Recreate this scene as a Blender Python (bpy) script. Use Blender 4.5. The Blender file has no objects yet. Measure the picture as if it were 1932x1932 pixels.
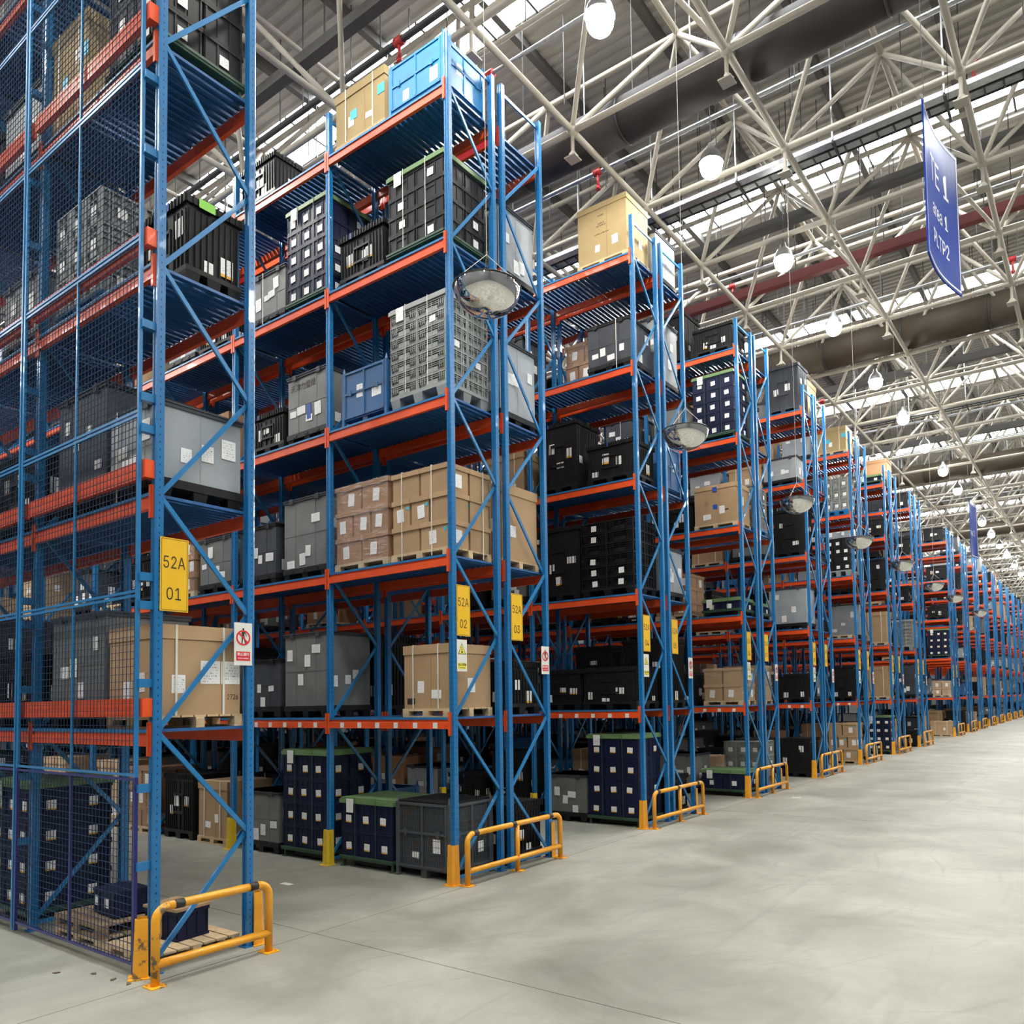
import bpy, math, random
from mathutils import Vector, Matrix
S = bpy.context.scene
COL = S.collection
random.seed(5)
PI = math.pi
# ------------------------------------------------------------------ camera, world, exposure
CAMX, CAMZ, YAW, PITCH, ROLL, FPX = 8.604, 2.850, .59888, .04984, -.01833, 1452.96
cd = bpy.data.cameras.new('camera'); cam = bpy.data.objects.new('camera', cd); COL.objects.link(cam)
_f = Vector((-math.sin(YAW)*math.cos(PITCH), math.cos(YAW)*math.cos(PITCH), math.sin(PITCH)))
_r = Vector((math.cos(YAW), math.sin(YAW), 0)); _u = _r.cross(_f)
_c, _s = math.cos(ROLL), math.sin(ROLL)
_R = _c*_r + _s*_u; _U = -_s*_r + _c*_u
M = Matrix((( _R.x, _U.x, -_f.x, CAMX), (_R.y, _U.y, -_f.y, 0), (_R.z, _U.z, -_f.z, CAMZ), (0, 0, 0, 1)))
cam.matrix_world = M
cd.sensor_width = 36; cd.sensor_fit = 'HORIZONTAL'; cd.lens = FPX/1932*36
cd.shift_x = (966-1100.0)/1932; cd.shift_y = (1248.5-966)/1932
cd.clip_start = .1; cd.clip_end = 400
S.camera = cam
w = bpy.data.worlds.new('world'); S.world = w; w.use_nodes = True
w.node_tree.nodes['Background'].inputs[0].default_value = (.82, .9, 1, 1)
w.node_tree.nodes['Background'].inputs[1].default_value = 1.0
S.view_settings.view_transform = 'Standard'; S.view_settings.look = 'None'
S.view_settings.gamma = 1; S.view_settings.use_curve_mapping = False
S.view_settings.exposure = 0.42
S.cycles.max_bounces = 6; S.cycles.diffuse_bounces = 3; S.cycles.glossy_bounces = 3
S.cycles.transparent_max_bounces = 12; S.cycles.sample_clamp_indirect = 4
S.cycles.caustics_reflective = False; S.cycles.caustics_refractive = False
LAMP_W = 660.0; SKYLIGHT = 19.0
LAMP_Y = [1.3, 6.7, 12.0, 17.0, 22.1, 27.2, 33.1, 38.3, 43.5, 48.9, 54.1, 60.0, 65.6, 71.2, 77, 83, 90, 97, 105, 113, 121]
# ------------------------------------------------------------------ materials
def N(nt, t, **k):
    n = nt.nodes.new(t)
    for a, b in k.items():
        if a.startswith('i_'): n.inputs[int(a[2:])].default_value = b
        else: setattr(n, a, b)
    return n
def mat(name, col, rough=.5, metal=0, col2=None, nscale=6, bump=0, rnd=0, spec=.5, thr=(.35, .7), coat=0):
    m = bpy.data.materials.new(name); m.use_nodes = True; nt = m.node_tree; L = nt.links
    b = nt.nodes['Principled BSDF']
    b.inputs['Roughness'].default_value = rough; b.inputs['Metallic'].default_value = metal
    b.inputs['Specular IOR Level'].default_value = spec
    if coat: b.inputs['Coat Weight'].default_value = coat
    b.inputs['Base Color'].default_value = (*col, 1)
    out = None
    if col2 or bump:
        tc = N(nt, 'ShaderNodeTexCoord'); no = N(nt, 'ShaderNodeTexNoise')
        no.inputs['Scale'].default_value = nscale; no.inputs['Detail'].default_value = 5; no.inputs['Roughness'].default_value = .6
        L.new(tc.outputs['Object'], no.inputs['Vector'])
        if col2:
            mr = N(nt, 'ShaderNodeMapRange'); mr.inputs[1].default_value = thr[0]; mr.inputs[2].default_value = thr[1]
            L.new(no.outputs[0], mr.inputs[0])
            mx = N(nt, 'ShaderNodeMix', data_type='RGBA'); L.new(mr.outputs[0], mx.inputs[0])
            mx.inputs[6].default_value = (*col, 1); mx.inputs[7].default_value = (*col2, 1); out = mx.outputs[2]
            L.new(out, b.inputs['Base Color'])
        if bump:
            bp = N(nt, 'ShaderNodeBump'); bp.inputs['Strength'].default_value = bump; bp.inputs['Distance'].default_value = .01
            L.new(no.outputs[0], bp.inputs['Height']); L.new(bp.outputs[0], b.inputs['Normal'])
    if rnd:
        oi = N(nt, 'ShaderNodeObjectInfo'); hs = N(nt, 'ShaderNodeHueSaturation')
        mr = N(nt, 'ShaderNodeMapRange'); mr.inputs[3].default_value = 1-rnd; mr.inputs[4].default_value = 1+rnd
        L.new(oi.outputs['Random'], mr.inputs[0]); L.new(mr.outputs[0], hs.inputs['Value'])
        if out: L.new(out, hs.inputs['Color'])
        else: hs.inputs['Color'].default_value = (*col, 1)
        L.new(hs.outputs[0], b.inputs['Base Color'])
    return m
def slot_mat(name, col, col2):
    m = mat(name, col, .32, 0, col2, 3, rnd=.08, coat=.3); nt = m.node_tree; L = nt.links; b = nt.nodes['Principled BSDF']
    src = b.inputs['Base Color'].links[0].from_socket
    tc = N(nt, 'ShaderNodeTexCoord'); sp = N(nt, 'ShaderNodeSeparateXYZ'); L.new(tc.outputs['Object'], sp.inputs[0])
    sn = N(nt, 'ShaderNodeSeparateXYZ'); L.new(tc.outputs['Normal'], sn.inputs[0])
    def mth(op, a, bb=0, c=0):
        n = N(nt, 'ShaderNodeMath', operation=op)
        for i, v in enumerate((a, bb, c)):
            if hasattr(v, 'links'): L.new(v, n.inputs[i])
            else: n.inputs[i].default_value = v
        return n.outputs[0]
    fz = mth('LESS_THAN', mth('FRACT', mth('DIVIDE', sp.outputs[2], .085)), .26)
    ax = mth('ABSOLUTE', sp.outputs[0]); ay = mth('ABSOLUTE', mth('ADD', sp.outputs[1], .0))
    c1 = mth('MULTIPLY', mth('COMPARE', ax, .030, .0045), mth('GREATER_THAN', mth('ABSOLUTE', sn.outputs[1]), .5))
    c2 = mth('MULTIPLY', mth('LESS_THAN', ay, .0055), mth('GREATER_THAN', mth('ABSOLUTE', sn.outputs[0]), .5))
    k = mth('MULTIPLY', fz, mth('MAXIMUM', c1, c2))
    mx = N(nt, 'ShaderNodeMix', data_type='RGBA'); L.new(k, mx.inputs[0]); L.new(src, mx.inputs[6]); mx.inputs[7].default_value = (.004, .008, .02, 1)
    L.new(mx.outputs[2], b.inputs['Base Color']); return m
def paper_mat(name, ink=(.12, .12, .12), base=(.84, .84, .82), acc=None):
    m = mat(name, base, .45); nt = m.node_tree; L = nt.links; b = nt.nodes['Principled BSDF']
    tc = N(nt, 'ShaderNodeTexCoord'); mp = N(nt, 'ShaderNodeMapping'); mp.inputs['Scale'].default_value = (26, 1, 9)
    oi = N(nt, 'ShaderNodeObjectInfo'); ad = N(nt, 'ShaderNodeVectorMath', operation='ADD')
    L.new(tc.outputs['Generated'], ad.inputs[0]); L.new(oi.outputs['Random'], ad.inputs[1]); L.new(ad.outputs[0], mp.inputs[0])
    no = N(nt, 'ShaderNodeTexNoise'); no.inputs['Scale'].default_value = 1; no.inputs['Detail'].default_value = 1; L.new(mp.outputs[0], no.inputs['Vector'])
    sp = N(nt, 'ShaderNodeSeparateXYZ'); L.new(tc.outputs['Generated'], sp.inputs[0])
    def mth(op, a, bb=0, c=0):
        n = N(nt, 'ShaderNodeMath', operation=op)
        for i, v in enumerate((a, bb, c)):
            if hasattr(v, 'links'): L.new(v, n.inputs[i])
            else: n.inputs[i].default_value = v
        return n.outputs[0]
    inside = mth('MULTIPLY', mth('COMPARE', sp.outputs[0], .5, .4), mth('COMPARE', sp.outputs[2], .5, .42))
    rowm = mth('GREATER_THAN', mth('FRACT', mth('MULTIPLY', sp.outputs[2], 8)), .5)
    k = mth('MULTIPLY', mth('MULTIPLY', inside, rowm), mth('GREATER_THAN', no.outputs[0], .60))
    mx = N(nt, 'ShaderNodeMix', data_type='RGBA'); L.new(k, mx.inputs[0]); mx.inputs[6].default_value = (*base, 1); mx.inputs[7].default_value = (*ink, 1)
    o = mx.outputs[2]
    if acc:
        m2 = N(nt, 'ShaderNodeMix', data_type='RGBA'); L.new(mth('LESS_THAN', sp.outputs[2], .16), m2.inputs[0]); L.new(o, m2.inputs[6]); m2.inputs[7].default_value = (*acc, 1); o = m2.outputs[2]
    L.new(o, b.inputs['Base Color']); return m
def emis(name, col, st):
    m = bpy.data.materials.new(name); m.use_nodes = True; nt = m.node_tree; nt.nodes.clear()
    e = N(nt, 'ShaderNodeEmission'); e.inputs[0].default_value = (*col, 1); e.inputs[1].default_value = st
    o = N(nt, 'ShaderNodeOutputMaterial'); nt.links.new(e.outputs[0], o.inputs[0]); return m
def floor_mat():
    m = mat('concrete', (.40, .395, .34), .5, spec=.25); nt = m.node_tree; L = nt.links; b = nt.nodes['Principled BSDF']
    ge = N(nt, 'ShaderNodeNewGeometry')
    n1 = N(nt, 'ShaderNodeTexNoise'); n1.inputs['Scale'].default_value = .55; n1.inputs['Detail'].default_value = 8; n1.inputs['Roughness'].default_value = .62; n1.inputs['Distortion'].default_value = .6
    L.new(ge.outputs['Position'], n1.inputs['Vector'])
    r1 = N(nt, 'ShaderNodeValToRGB'); L.new(n1.outputs[0], r1.inputs[0])
    e = r1.color_ramp.elements; e[0].position = .3; e[0].color = (.17, .165, .134, 1); e[1].position = .70; e[1].color = (.335, .328, .28, 1)
    # long scuffs and tyre tracks
    mp = N(nt, 'ShaderNodeMapping'); mp.inputs['Scale'].default_value = (2.6, .22, 1); mp.inputs['Rotation'].default_value = (0, 0, .35); L.new(ge.outputs['Position'], mp.inputs[0])
    n2 = N(nt, 'ShaderNodeTexNoise'); n2.inputs['Scale'].default_value = 1.1; n2.inputs['Detail'].default_value = 6; n2.inputs['Distortion'].default_value = 1.2; L.new(mp.outputs[0], n2.inputs['Vector'])
    r2 = N(nt, 'ShaderNodeMapRange'); r2.inputs[1].default_value = .56; r2.inputs[2].default_value = .74; r2.inputs[4].default_value = .6; L.new(n2.outputs[0], r2.inputs[0])
    mx = N(nt, 'ShaderNodeMix', data_type='RGBA'); L.new(r2.outputs[0], mx.inputs[0]); L.new(r1.outputs[0], mx.inputs[6]); mx.inputs[7].default_value = (.2, .2, .18, 1)
    # curved tyre marks
    vm = N(nt, 'ShaderNodeVectorMath', operation='DISTANCE'); L.new(ge.outputs['Position'], vm.inputs[0]); vm.inputs[1].default_value = (9.5, 9.0, 0)
    wv = N(nt, 'ShaderNodeMath', operation='FRACT'); dv = N(nt, 'ShaderNodeMath', operation='MULTIPLY'); dv.inputs[1].default_value = .62; L.new(vm.outputs['Value'], dv.inputs[0]); L.new(dv.outputs[0], wv.inputs[0])
    cp = N(nt, 'ShaderNodeMath', operation='COMPARE'); cp.inputs[1].default_value = .5; cp.inputs[2].default_value = .035; L.new(wv.outputs[0], cp.inputs[0])
    n3 = N(nt, 'ShaderNodeTexNoise'); n3.inputs['Scale'].default_value = .9; n3.inputs['Detail'].default_value = 9; n3.inputs['Roughness'].default_value = .75; L.new(ge.outputs['Position'], n3.inputs['Vector'])
    r3 = N(nt, 'ShaderNodeMapRange'); r3.inputs[1].default_value = .5; r3.inputs[2].default_value = .7; r3.inputs[4].default_value = .3; L.new(n3.outputs[0], r3.inputs[0])
    mm = N(nt, 'ShaderNodeMath', operation='MULTIPLY'); L.new(cp.outputs[0], mm.inputs[0]); L.new(r3.outputs[0], mm.inputs[1])
    m2 = N(nt, 'ShaderNodeMix', data_type='RGBA'); L.new(mm.outputs[0], m2.inputs[0]); L.new(mx.outputs[2], m2.inputs[6]); m2.inputs[7].default_value = (.13, .13, .12, 1)
    # curved scuffs left by trucks turning out of the aisles
    prev = m2.outputs[2]
    for (cx, cy, w_, th) in ((.2, 12.3, .5, .57), (10.5, 2.0, .45, .56), (1.5, 26, .4, .6)):
        sv = N(nt, 'ShaderNodeVectorMath', operation='SUBTRACT'); L.new(ge.outputs['Position'], sv.inputs[0]); sv.inputs[1].default_value = (cx, cy, 0)
        sx = N(nt, 'ShaderNodeSeparateXYZ'); L.new(sv.outputs[0], sx.inputs[0])
        an = N(nt, 'ShaderNodeMath', operation='ARCTAN2'); L.new(sx.outputs[1], an.inputs[0]); L.new(sx.outputs[0], an.inputs[1])
        ln = N(nt, 'ShaderNodeVectorMath', operation='LENGTH'); L.new(sv.outputs[0], ln.inputs[0])
        cb = N(nt, 'ShaderNodeCombineXYZ'); s1 = N(nt, 'ShaderNodeMath', operation='MULTIPLY'); s1.inputs[1].default_value = 3.2; L.new(ln.outputs['Value'], s1.inputs[0]); L.new(s1.outputs[0], cb.inputs[0])
        s2 = N(nt, 'ShaderNodeMath', operation='MULTIPLY'); s2.inputs[1].default_value = 1.3; L.new(an.outputs[0], s2.inputs[0]); L.new(s2.outputs[0], cb.inputs[1])
        nn = N(nt, 'ShaderNodeTexNoise'); nn.inputs['Scale'].default_value = 1.6; nn.inputs['Detail'].default_value = 7; nn.inputs['Roughness'].default_value = .7; L.new(cb.outputs[0], nn.inputs['Vector'])
        rr = N(nt, 'ShaderNodeMapRange'); rr.inputs[1].default_value = th; rr.inputs[2].default_value = th+.14; rr.inputs[4].default_value = w_; L.new(nn.outputs[0], rr.inputs[0])
        mk_ = N(nt, 'ShaderNodeMix', data_type='RGBA'); L.new(rr.outputs[0], mk_.inputs[0]); L.new(prev, mk_.inputs[6]); mk_.inputs[7].default_value = (.17, .165, .145, 1); prev = mk_.outputs[2]
    L.new(prev, b.inputs['Base Color'])
    r4 = N(nt, 'ShaderNodeMapRange'); r4.inputs[3].default_value = .42; r4.inputs[4].default_value = .62; L.new(n1.outputs[0], r4.inputs[0]); L.new(r4.outputs[0], b.inputs['Roughness'])
    return m
def film_mat():
    m = bpy.data.materials.new('stretch_film'); m.use_nodes = True; nt = m.node_tree; nt.nodes.clear(); L = nt.links
    tc = N(nt, 'ShaderNodeTexCoord'); mp = N(nt, 'ShaderNodeMapping'); mp.inputs['Scale'].default_value = (2, 2, 9); mp.inputs['Rotation'].default_value = (0, .25, 0); L.new(tc.outputs['Object'], mp.inputs[0])
    no = N(nt, 'ShaderNodeTexNoise'); no.inputs['Scale'].default_value = 2.2; no.inputs['Detail'].default_value = 6; no.inputs['Distortion'].default_value = 1.5; L.new(mp.outputs[0], no.inputs['Vector'])
    bp = N(nt, 'ShaderNodeBump'); bp.inputs['Strength'].default_value = .9; bp.inputs['Distance'].default_value = .04; L.new(no.outputs[0], bp.inputs['Height'])
    g = N(nt, 'ShaderNodeBsdfGlossy'); g.inputs[0].default_value = (.95, .95, .95, 1); g.inputs[1].default_value = .18; L.new(bp.outputs[0], g.inputs['Normal'])
    t = N(nt, 'ShaderNodeBsdfTransparent'); mr = N(nt, 'ShaderNodeMapRange'); mr.inputs[1].default_value = .42; mr.inputs[2].default_value = .75; mr.inputs[3].default_value = .02; mr.inputs[4].default_value = .3; L.new(no.outputs[0], mr.inputs[0])
    mx = N(nt, 'ShaderNodeMixShader'); L.new(mr.outputs[0], mx.inputs[0]); L.new(t.outputs[0], mx.inputs[1]); L.new(g.outputs[0], mx.inputs[2])
    o = N(nt, 'ShaderNodeOutputMaterial'); L.new(mx.outputs[0], o.inputs[0]); return m
MT = dict(
    blue=slot_mat('rack_blue', (.009, .140, .36), (.013, .17, .41)),
    bluep=mat('blue_paint', (.012, .155, .38), .34, 0, (.018, .19, .43), 5, coat=.3),
    deck=mat('deck_blue', (.018, .09, .26), .38, 0, (.03, .13, .34), 4),
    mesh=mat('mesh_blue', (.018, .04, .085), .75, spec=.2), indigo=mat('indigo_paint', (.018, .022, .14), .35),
    orange=mat('beam_orange', (.84, .10, .018), .34, 0, (.72, .075, .014), 2.2, coat=.25),
    yellow=mat('safety_yellow', (.80, .36, .018), .36, 0, (.70, .29, .02), 5, coat=.2), yellow2=mat('guard_yellow', (.75, .52, .02), .4, 0, (.6, .4, .03), 7),
    worn=mat('worn_yellow', (.80, .36, .018), .42, 0, (.16, .11, .06), 7, .2, thr=(.55, .6)),
    tape=mat('black_tape', (.015, .014, .013), .5), steel=mat('galvanised', (.55, .56, .58), .35, .9, (.42, .43, .45), 8),
    carton=mat('cardboard', (.45, .30, .17), .75, 0, (.40, .265, .145), 2.5, .05, .1, .25), cartonb=mat('brown_card', (.36, .20, .105), .75, 0, (.31, .17, .09), 3, .05, .06, .25),
    cream=mat('kraft_card', (.40, .30, .15), .8, 0, (.36, .265, .13), 2.5, .05, .03, .25),
    wood=mat('pallet_wood', (.62, .48, .30), .8, 0, (.48, .33, .18), 9, .1, .12, .2), woodd=mat('old_wood', (.33, .23, .14), .85, 0, (.24, .16, .1), 9, .1, .1, .2),
    black=mat('black_plastic', (.009, .009, .010), .5, 0, (.014, .014, .015), 6, .15, spec=.25), dgrey=mat('dark_plastic', (.04, .045, .056), .55, 0, (.052, .058, .07), 4, .1, spec=.3),
    grey=mat('grey_sleeve', (.17, .175, .17), .5, 0, (.13, .135, .13), 2.5, .08, .1), lgrey=mat('light_sleeve', (.33, .36, .38), .5, 0, (.28, .31, .33), 2.5, .08, .08),
    cgrey=mat('grey_crate', (.30, .315, .305), .5, 0, (.24, .255, .245), 5, .1, .06), navy=mat('navy_crate', (.006, .010, .034), .5, 0, (.009, .013, .044), 5, .1, spec=.25),
    kblack=mat('crate_black', (.008, .008, .010), .5, 0, (.013, .013, .015), 6, .1, spec=.22), green=mat('lid_green', (.15, .26, .105), .55, 0, (.11, .2, .08), 5, .1), dgreen=mat('pallet_green', (.025, .07, .035), .5, 0, (.04, .09, .05), 6),
    teal=mat('stillage_blue', (.012, .20, .47), .4, 0, (.02, .13, .33), 3.5, .1, thr=(.5, .75)), steelblue=mat('aged_blue', (.02, .11, .28), .45, 0, (.05, .08, .13), 4, .1, thr=(.5, .7)),
    cage=mat('aged_steel', (.07, .085, .10), .5, .2, (.12, .07, .04), 4, .2, thr=(.5, .7)),
    paper=paper_mat('label_paper'), paper_y=paper_mat('label_yellow_foot', acc=(.75, .4, .03)), cyan=mat('cyan_tag', (.05, .45, .65), .5), lime=mat('lime_tag', (.25, .62, .08), .5), bluetag=mat('blue_tag', (.02, .08, .4), .5),
    strap=mat('white_strap', (.72, .70, .62), .5), film=film_mat(),
    truss=mat('truss_paint', (.58, .53, .44), .45, 0, (.50, .45, .365), 1.5, rnd=.05), duct=mat('duct_wrap', (.045, .037, .036), .7, 0, (.055, .046, .043), 1.2), duct2=mat('duct_brown', (.07, .05, .032), .65, 0, (.09, .068, .045), .8),
    roof=mat('roof_sheet', (.44, .42, .39), .6), purlin=mat('purlin_grey', (.10, .095, .09), .6), redp=mat('red_steel', (.13, .018, .016), .6), redf=mat('red_fitting', (.5, .03, .03), .4), dark=mat('dark_steel', (.05, .05, .05), .5),
    wall=mat('wall_panel', (.14, .145, .15), .7), mirror=mat('mirror_dome', (.9, .9, .88), .03, 1), rim=mat('rubber_rim', (.02, .02, .02), .5),
    signy=mat('sign_yellow', (.80, .47, .015), .4), ink=mat('sign_ink', (.03, .02, .01), .5), signw=mat('sign_white', (.72, .72, .66), .4), red=mat('sign_red', (.65, .03, .04), .4), signb=mat('sign_blue', (.007, .045, .33), .3, spec=.08), white=mat('white_print', (.85, .85, .85), .3), warny=mat('warning_yellow', (.78, .70, .08), .4),
    floor=floor_mat(), joint=mat('joint_filler', (.09, .09, .08), .8), debris=mat('debris', (.1, .07, .04), .8),
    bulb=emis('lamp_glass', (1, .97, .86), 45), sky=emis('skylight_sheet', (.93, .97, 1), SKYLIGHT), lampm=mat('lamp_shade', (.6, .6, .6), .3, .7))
# ------------------------------------------------------------------ mesh helpers
CACHE = {}
class MB:
    def __init__(s): s.v = []; s.f = []; s.m = []; s.mi = 0
    def box(s, x0, x1, y0, y1, z0, z1):
        b = len(s.v); s.v += [(x0, y0, z0), (x1, y0, z0), (x1, y1, z0), (x0, y1, z0), (x0, y0, z1), (x1, y0, z1), (x1, y1, z1), (x0, y1, z1)]
        s.f += [(b, b+3, b+2, b+1), (b+4, b+5, b+6, b+7), (b, b+1, b+5, b+4), (b+1, b+2, b+6, b+5), (b+2, b+3, b+7, b+6), (b+3, b, b+4, b+7)]; s.m += [s.mi]*6; return s
    def taper(s, x0, x1, y0, y1, z0, z1, t):     # box whose bottom is drawn in by t
        b = len(s.v); s.v += [(x0+t, y0+t, z0), (x1-t, y0+t, z0), (x1-t, y1-t, z0), (x0+t, y1-t, z0), (x0, y0, z1), (x1, y0, z1), (x1, y1, z1), (x0, y1, z1)]
        s.f += [(b, b+3, b+2, b+1), (b+4, b+5, b+6, b+7), (b, b+1, b+5, b+4), (b+1, b+2, b+6, b+5), (b+2, b+3, b+7, b+6), (b+3, b, b+4, b+7)]; s.m += [s.mi]*6; return s
    def prism(s, prof, z0, z1, axis='z'):
        b = len(s.v); n = len(prof)
        for z in (z0, z1):
            for p, q in prof: s.v.append((p, q, z) if axis == 'z' else ((z, p, q) if axis == 'x' else (p, z, q)))
        s.f += [tuple(range(b, b+n))[::-1], tuple(range(b+n, b+2*n))] + [(b+i, b+(i+1) % n, b+n+(i+1) % n, b+n+i) for i in range(n)]; s.m += [s.mi]*(n+2); return s
    def tube(s, p, q, r, n=8, r2=None):
        p = Vector(p); q = Vector(q); d = (q-p).normalized(); a = d.orthogonal().normalized(); c = d.cross(a); b = len(s.v)
        for o, rr in ((p, r), (q, r if r2 is None else r2)):
            for i in range(n):
                t = 2*PI*(i+.5)/n; s.v.append(tuple(o+rr*(math.cos(t)*a+math.sin(t)*c)))
        s.f += [tuple(range(b, b+n))[::-1], tuple(range(b+n, b+2*n))] + [(b+i, b+(i+1) % n, b+n+(i+1) % n, b+n+i) for i in range(n)]; s.m += [s.mi]*(n+2); return s
    def path(s, pts, r, n=10):
        pts = [Vector(p) for p in pts]; b = len(s.v); k = len(pts); nx = None
        for i, p in enumerate(pts):
            d = ((pts[min(i+1, k-1)]-p).normalized()+(p-pts[max(i-1, 0)]).normalized()).normalized()
            nx = d.orthogonal().normalized() if nx is None else (nx-d*nx.dot(d)).normalized(); c = d.cross(nx)
            for j in range(n):
                t = 2*PI*j/n; s.v.append(tuple(p+r*(math.cos(t)*nx+math.sin(t)*c)))
        for i in range(k-1):
            for j in range(n): s.f.append((b+i*n+j, b+i*n+(j+1) % n, b+(i+1)*n+(j+1) % n, b+(i+1)*n+j)); s.m.append(s.mi)
        s.f += [tuple(range(b, b+n))[::-1], tuple(range(b+(k-1)*n, b+k*n))]; s.m += [s.mi]*2; return s
    def bar(s, p, q, wx, t, side=Vector((1, 0, 0))):   # rectangular bar, thickness t along side
        p = Vector(p); q = Vector(q); d = (q-p).normalized(); c = side.cross(d).normalized(); b = len(s.v)
        for o in (p, q):
            for i, j in ((-1, -1), (1, -1), (1, 1), (-1, 1)): s.v.append(tuple(o+side*(i*t/2)+c*(j*wx/2)))
        s.f += [(b, b+3, b+2, b+1), (b+4, b+5, b+6, b+7), (b, b+1, b+5, b+4), (b+1, b+2, b+6, b+5), (b+2, b+3, b+7, b+6), (b+3, b, b+4, b+7)]; s.m += [s.mi]*6; return s
    def mesh(s, *mats, smooth=False):
        me = bpy.data.meshes.new('m'); me.from_pydata(s.v, [], s.f)
        for m in mats: me.materials.append(MT[m])
        if len(mats) > 1: me.polygons.foreach_set('material_index', s.m)
        if smooth: me.polygons.foreach_set('use_smooth', [len(f) == 4 for f in s.f])
        me.update(); return me
def cached(key, fn):
    if key not in CACHE: CACHE[key] = fn()
    return CACHE[key]
def obj(name, me, parent=None, loc=(0, 0, 0), rot=None, kind=None, label=None, scale=None):
    o = bpy.data.objects.new(name, me)
    if isinstance(loc, Matrix): o.matrix_world = loc
    else:
        o.location = loc
        if rot: o.rotation_euler = rot
        if scale: o.scale = scale
    if parent: o.parent = parent
    if kind: o['kind'] = kind
    if label: o['label'] = label
    COL.objects.link(o); return o
def thing(name, label, cat, loc=(0, 0, 0), group=None, rot=None, me=None):
    o = obj(name, me, None, loc, rot); o['label'] = label; o['category'] = cat
    if group: o['group'] = group
    return o
def bx(m, *a): return cached(('bx', m)+tuple(round(v, 3) for v in a), lambda: MB().box(*a).mesh(m))
try:      # Blender's own bundled interface font; the default font serves if it is missing
    import os
    FONT = bpy.data.fonts.load(os.path.join(bpy.utils.resource_path('LOCAL'), 'datafiles', 'fonts', 'Inter.woff2'))
except Exception: FONT = None
def text_mesh(txt, h, m, squeeze=1.0, bold=0):
    def mk():
        c = bpy.data.curves.new('t', 'FONT'); c.body = txt
        if FONT and txt.isascii(): c.font = FONT
        c.size = h/.72; c.align_x = 'CENTER'; c.extrude = .0008; c.offset = bold
        c.resolution_u = 2
        o = bpy.data.objects.new('t', c); COL.objects.link(o); dg = bpy.context.evaluated_depsgraph_get()
        me = bpy.data.meshes.new_from_object(o.evaluated_get(dg)); bpy.data.objects.remove(o)
        me.transform(Matrix.Scale(squeeze, 4, Vector((1, 0, 0)))); me.materials.clear(); me.materials.append(MT[m]); return me
    return cached(('txt', txt, h, m, squeeze, bold), mk)
FX = (PI/2, 0, PI/2)     # upright lettering that faces +x and reads towards +y
FY = (PI/2, 0, 0)        # upright lettering that faces -y and reads towards +x
# ------------------------------------------------------------------ layout constants
H = 2.6168; LB = 3.055; D = 1.1; G = .257; P = 5.951; YA = 4.315; YB = 8.94; ZT = 13.95
def row_y(n):
    if n == 1: return YA
    k = (n-2)//2
    return YB + (k + (.92 if k >= 7 else 0))*P + (0 if n % 2 == 0 else D+G)
NROWS = 39
ORD = ['first', 'second', 'third', 'fourth', 'fifth', 'sixth', 'seventh', 'eighth', 'ninth', 'tenth', 'eleventh', 'twelfth', 'thirteenth', 'fourteenth', 'fifteenth', 'sixteenth', 'seventeenth', 'eighteenth', 'nineteenth', 'twentieth', 'twenty-first', 'twenty-second']
SH = ['floor bay', 'first shelf', 'second shelf', 'third shelf', 'fourth shelf', 'top shelf']
_T = ['', 'one', 'two', 'three', 'four', 'five', 'six', 'seven', 'eight', 'nine', 'ten', 'eleven', 'twelve', 'thirteen', 'fourteen', 'fifteen', 'sixteen', 'seventeen', 'eighteen', 'nineteen']
def NW(n): return _T[n] if n < 20 else ['twenty', 'thirty', 'forty'][n//10-2]+('-'+_T[n % 10] if n % 10 else '')
def RN(n): return 'rack ' + NW(n)
# ------------------------------------------------------------------ the shell
def structure(name, me, loc=(0, 0, 0), parent=None):
    return obj(name, me, parent, loc, kind='structure')
X0, X1, Y0, Y1, ZR = -42, 26, -14, 134, 20.6
fl = structure('floor', MB().box(X0, X1, Y0, Y1, -.3, -.03).mesh('joint'))
xs = [X0, -35.74, -23.74, -11.74, .26, 12.26, X1]; ys = [Y0, -5.85, 6.15, 18.15, 30.15, 42.15, 54.15, 66.15, 90.15, Y1]
for i in range(len(xs)-1):
    for j in range(len(ys)-1):
        obj('slab', MB().box(xs[i]+.006, xs[i+1]-.006, ys[j]+.006, ys[j+1]-.006, -.03, 0).mesh('floor'), fl)
structure('wall_left', MB().box(X0-.3, X0, Y0, Y1, 0, ZR).mesh('wall')); structure('wall_right', MB().box(X1, X1+.3, Y0, Y1, 0, ZR).mesh('wall'))
structure('wall_back', MB().box(X0, X1, Y0-.3, Y0, 0, ZR).mesh('wall')); structure('wall_far', MB().box(X0, X1, Y1, Y1+.3, 0, ZR).mesh('wall'))
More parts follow.
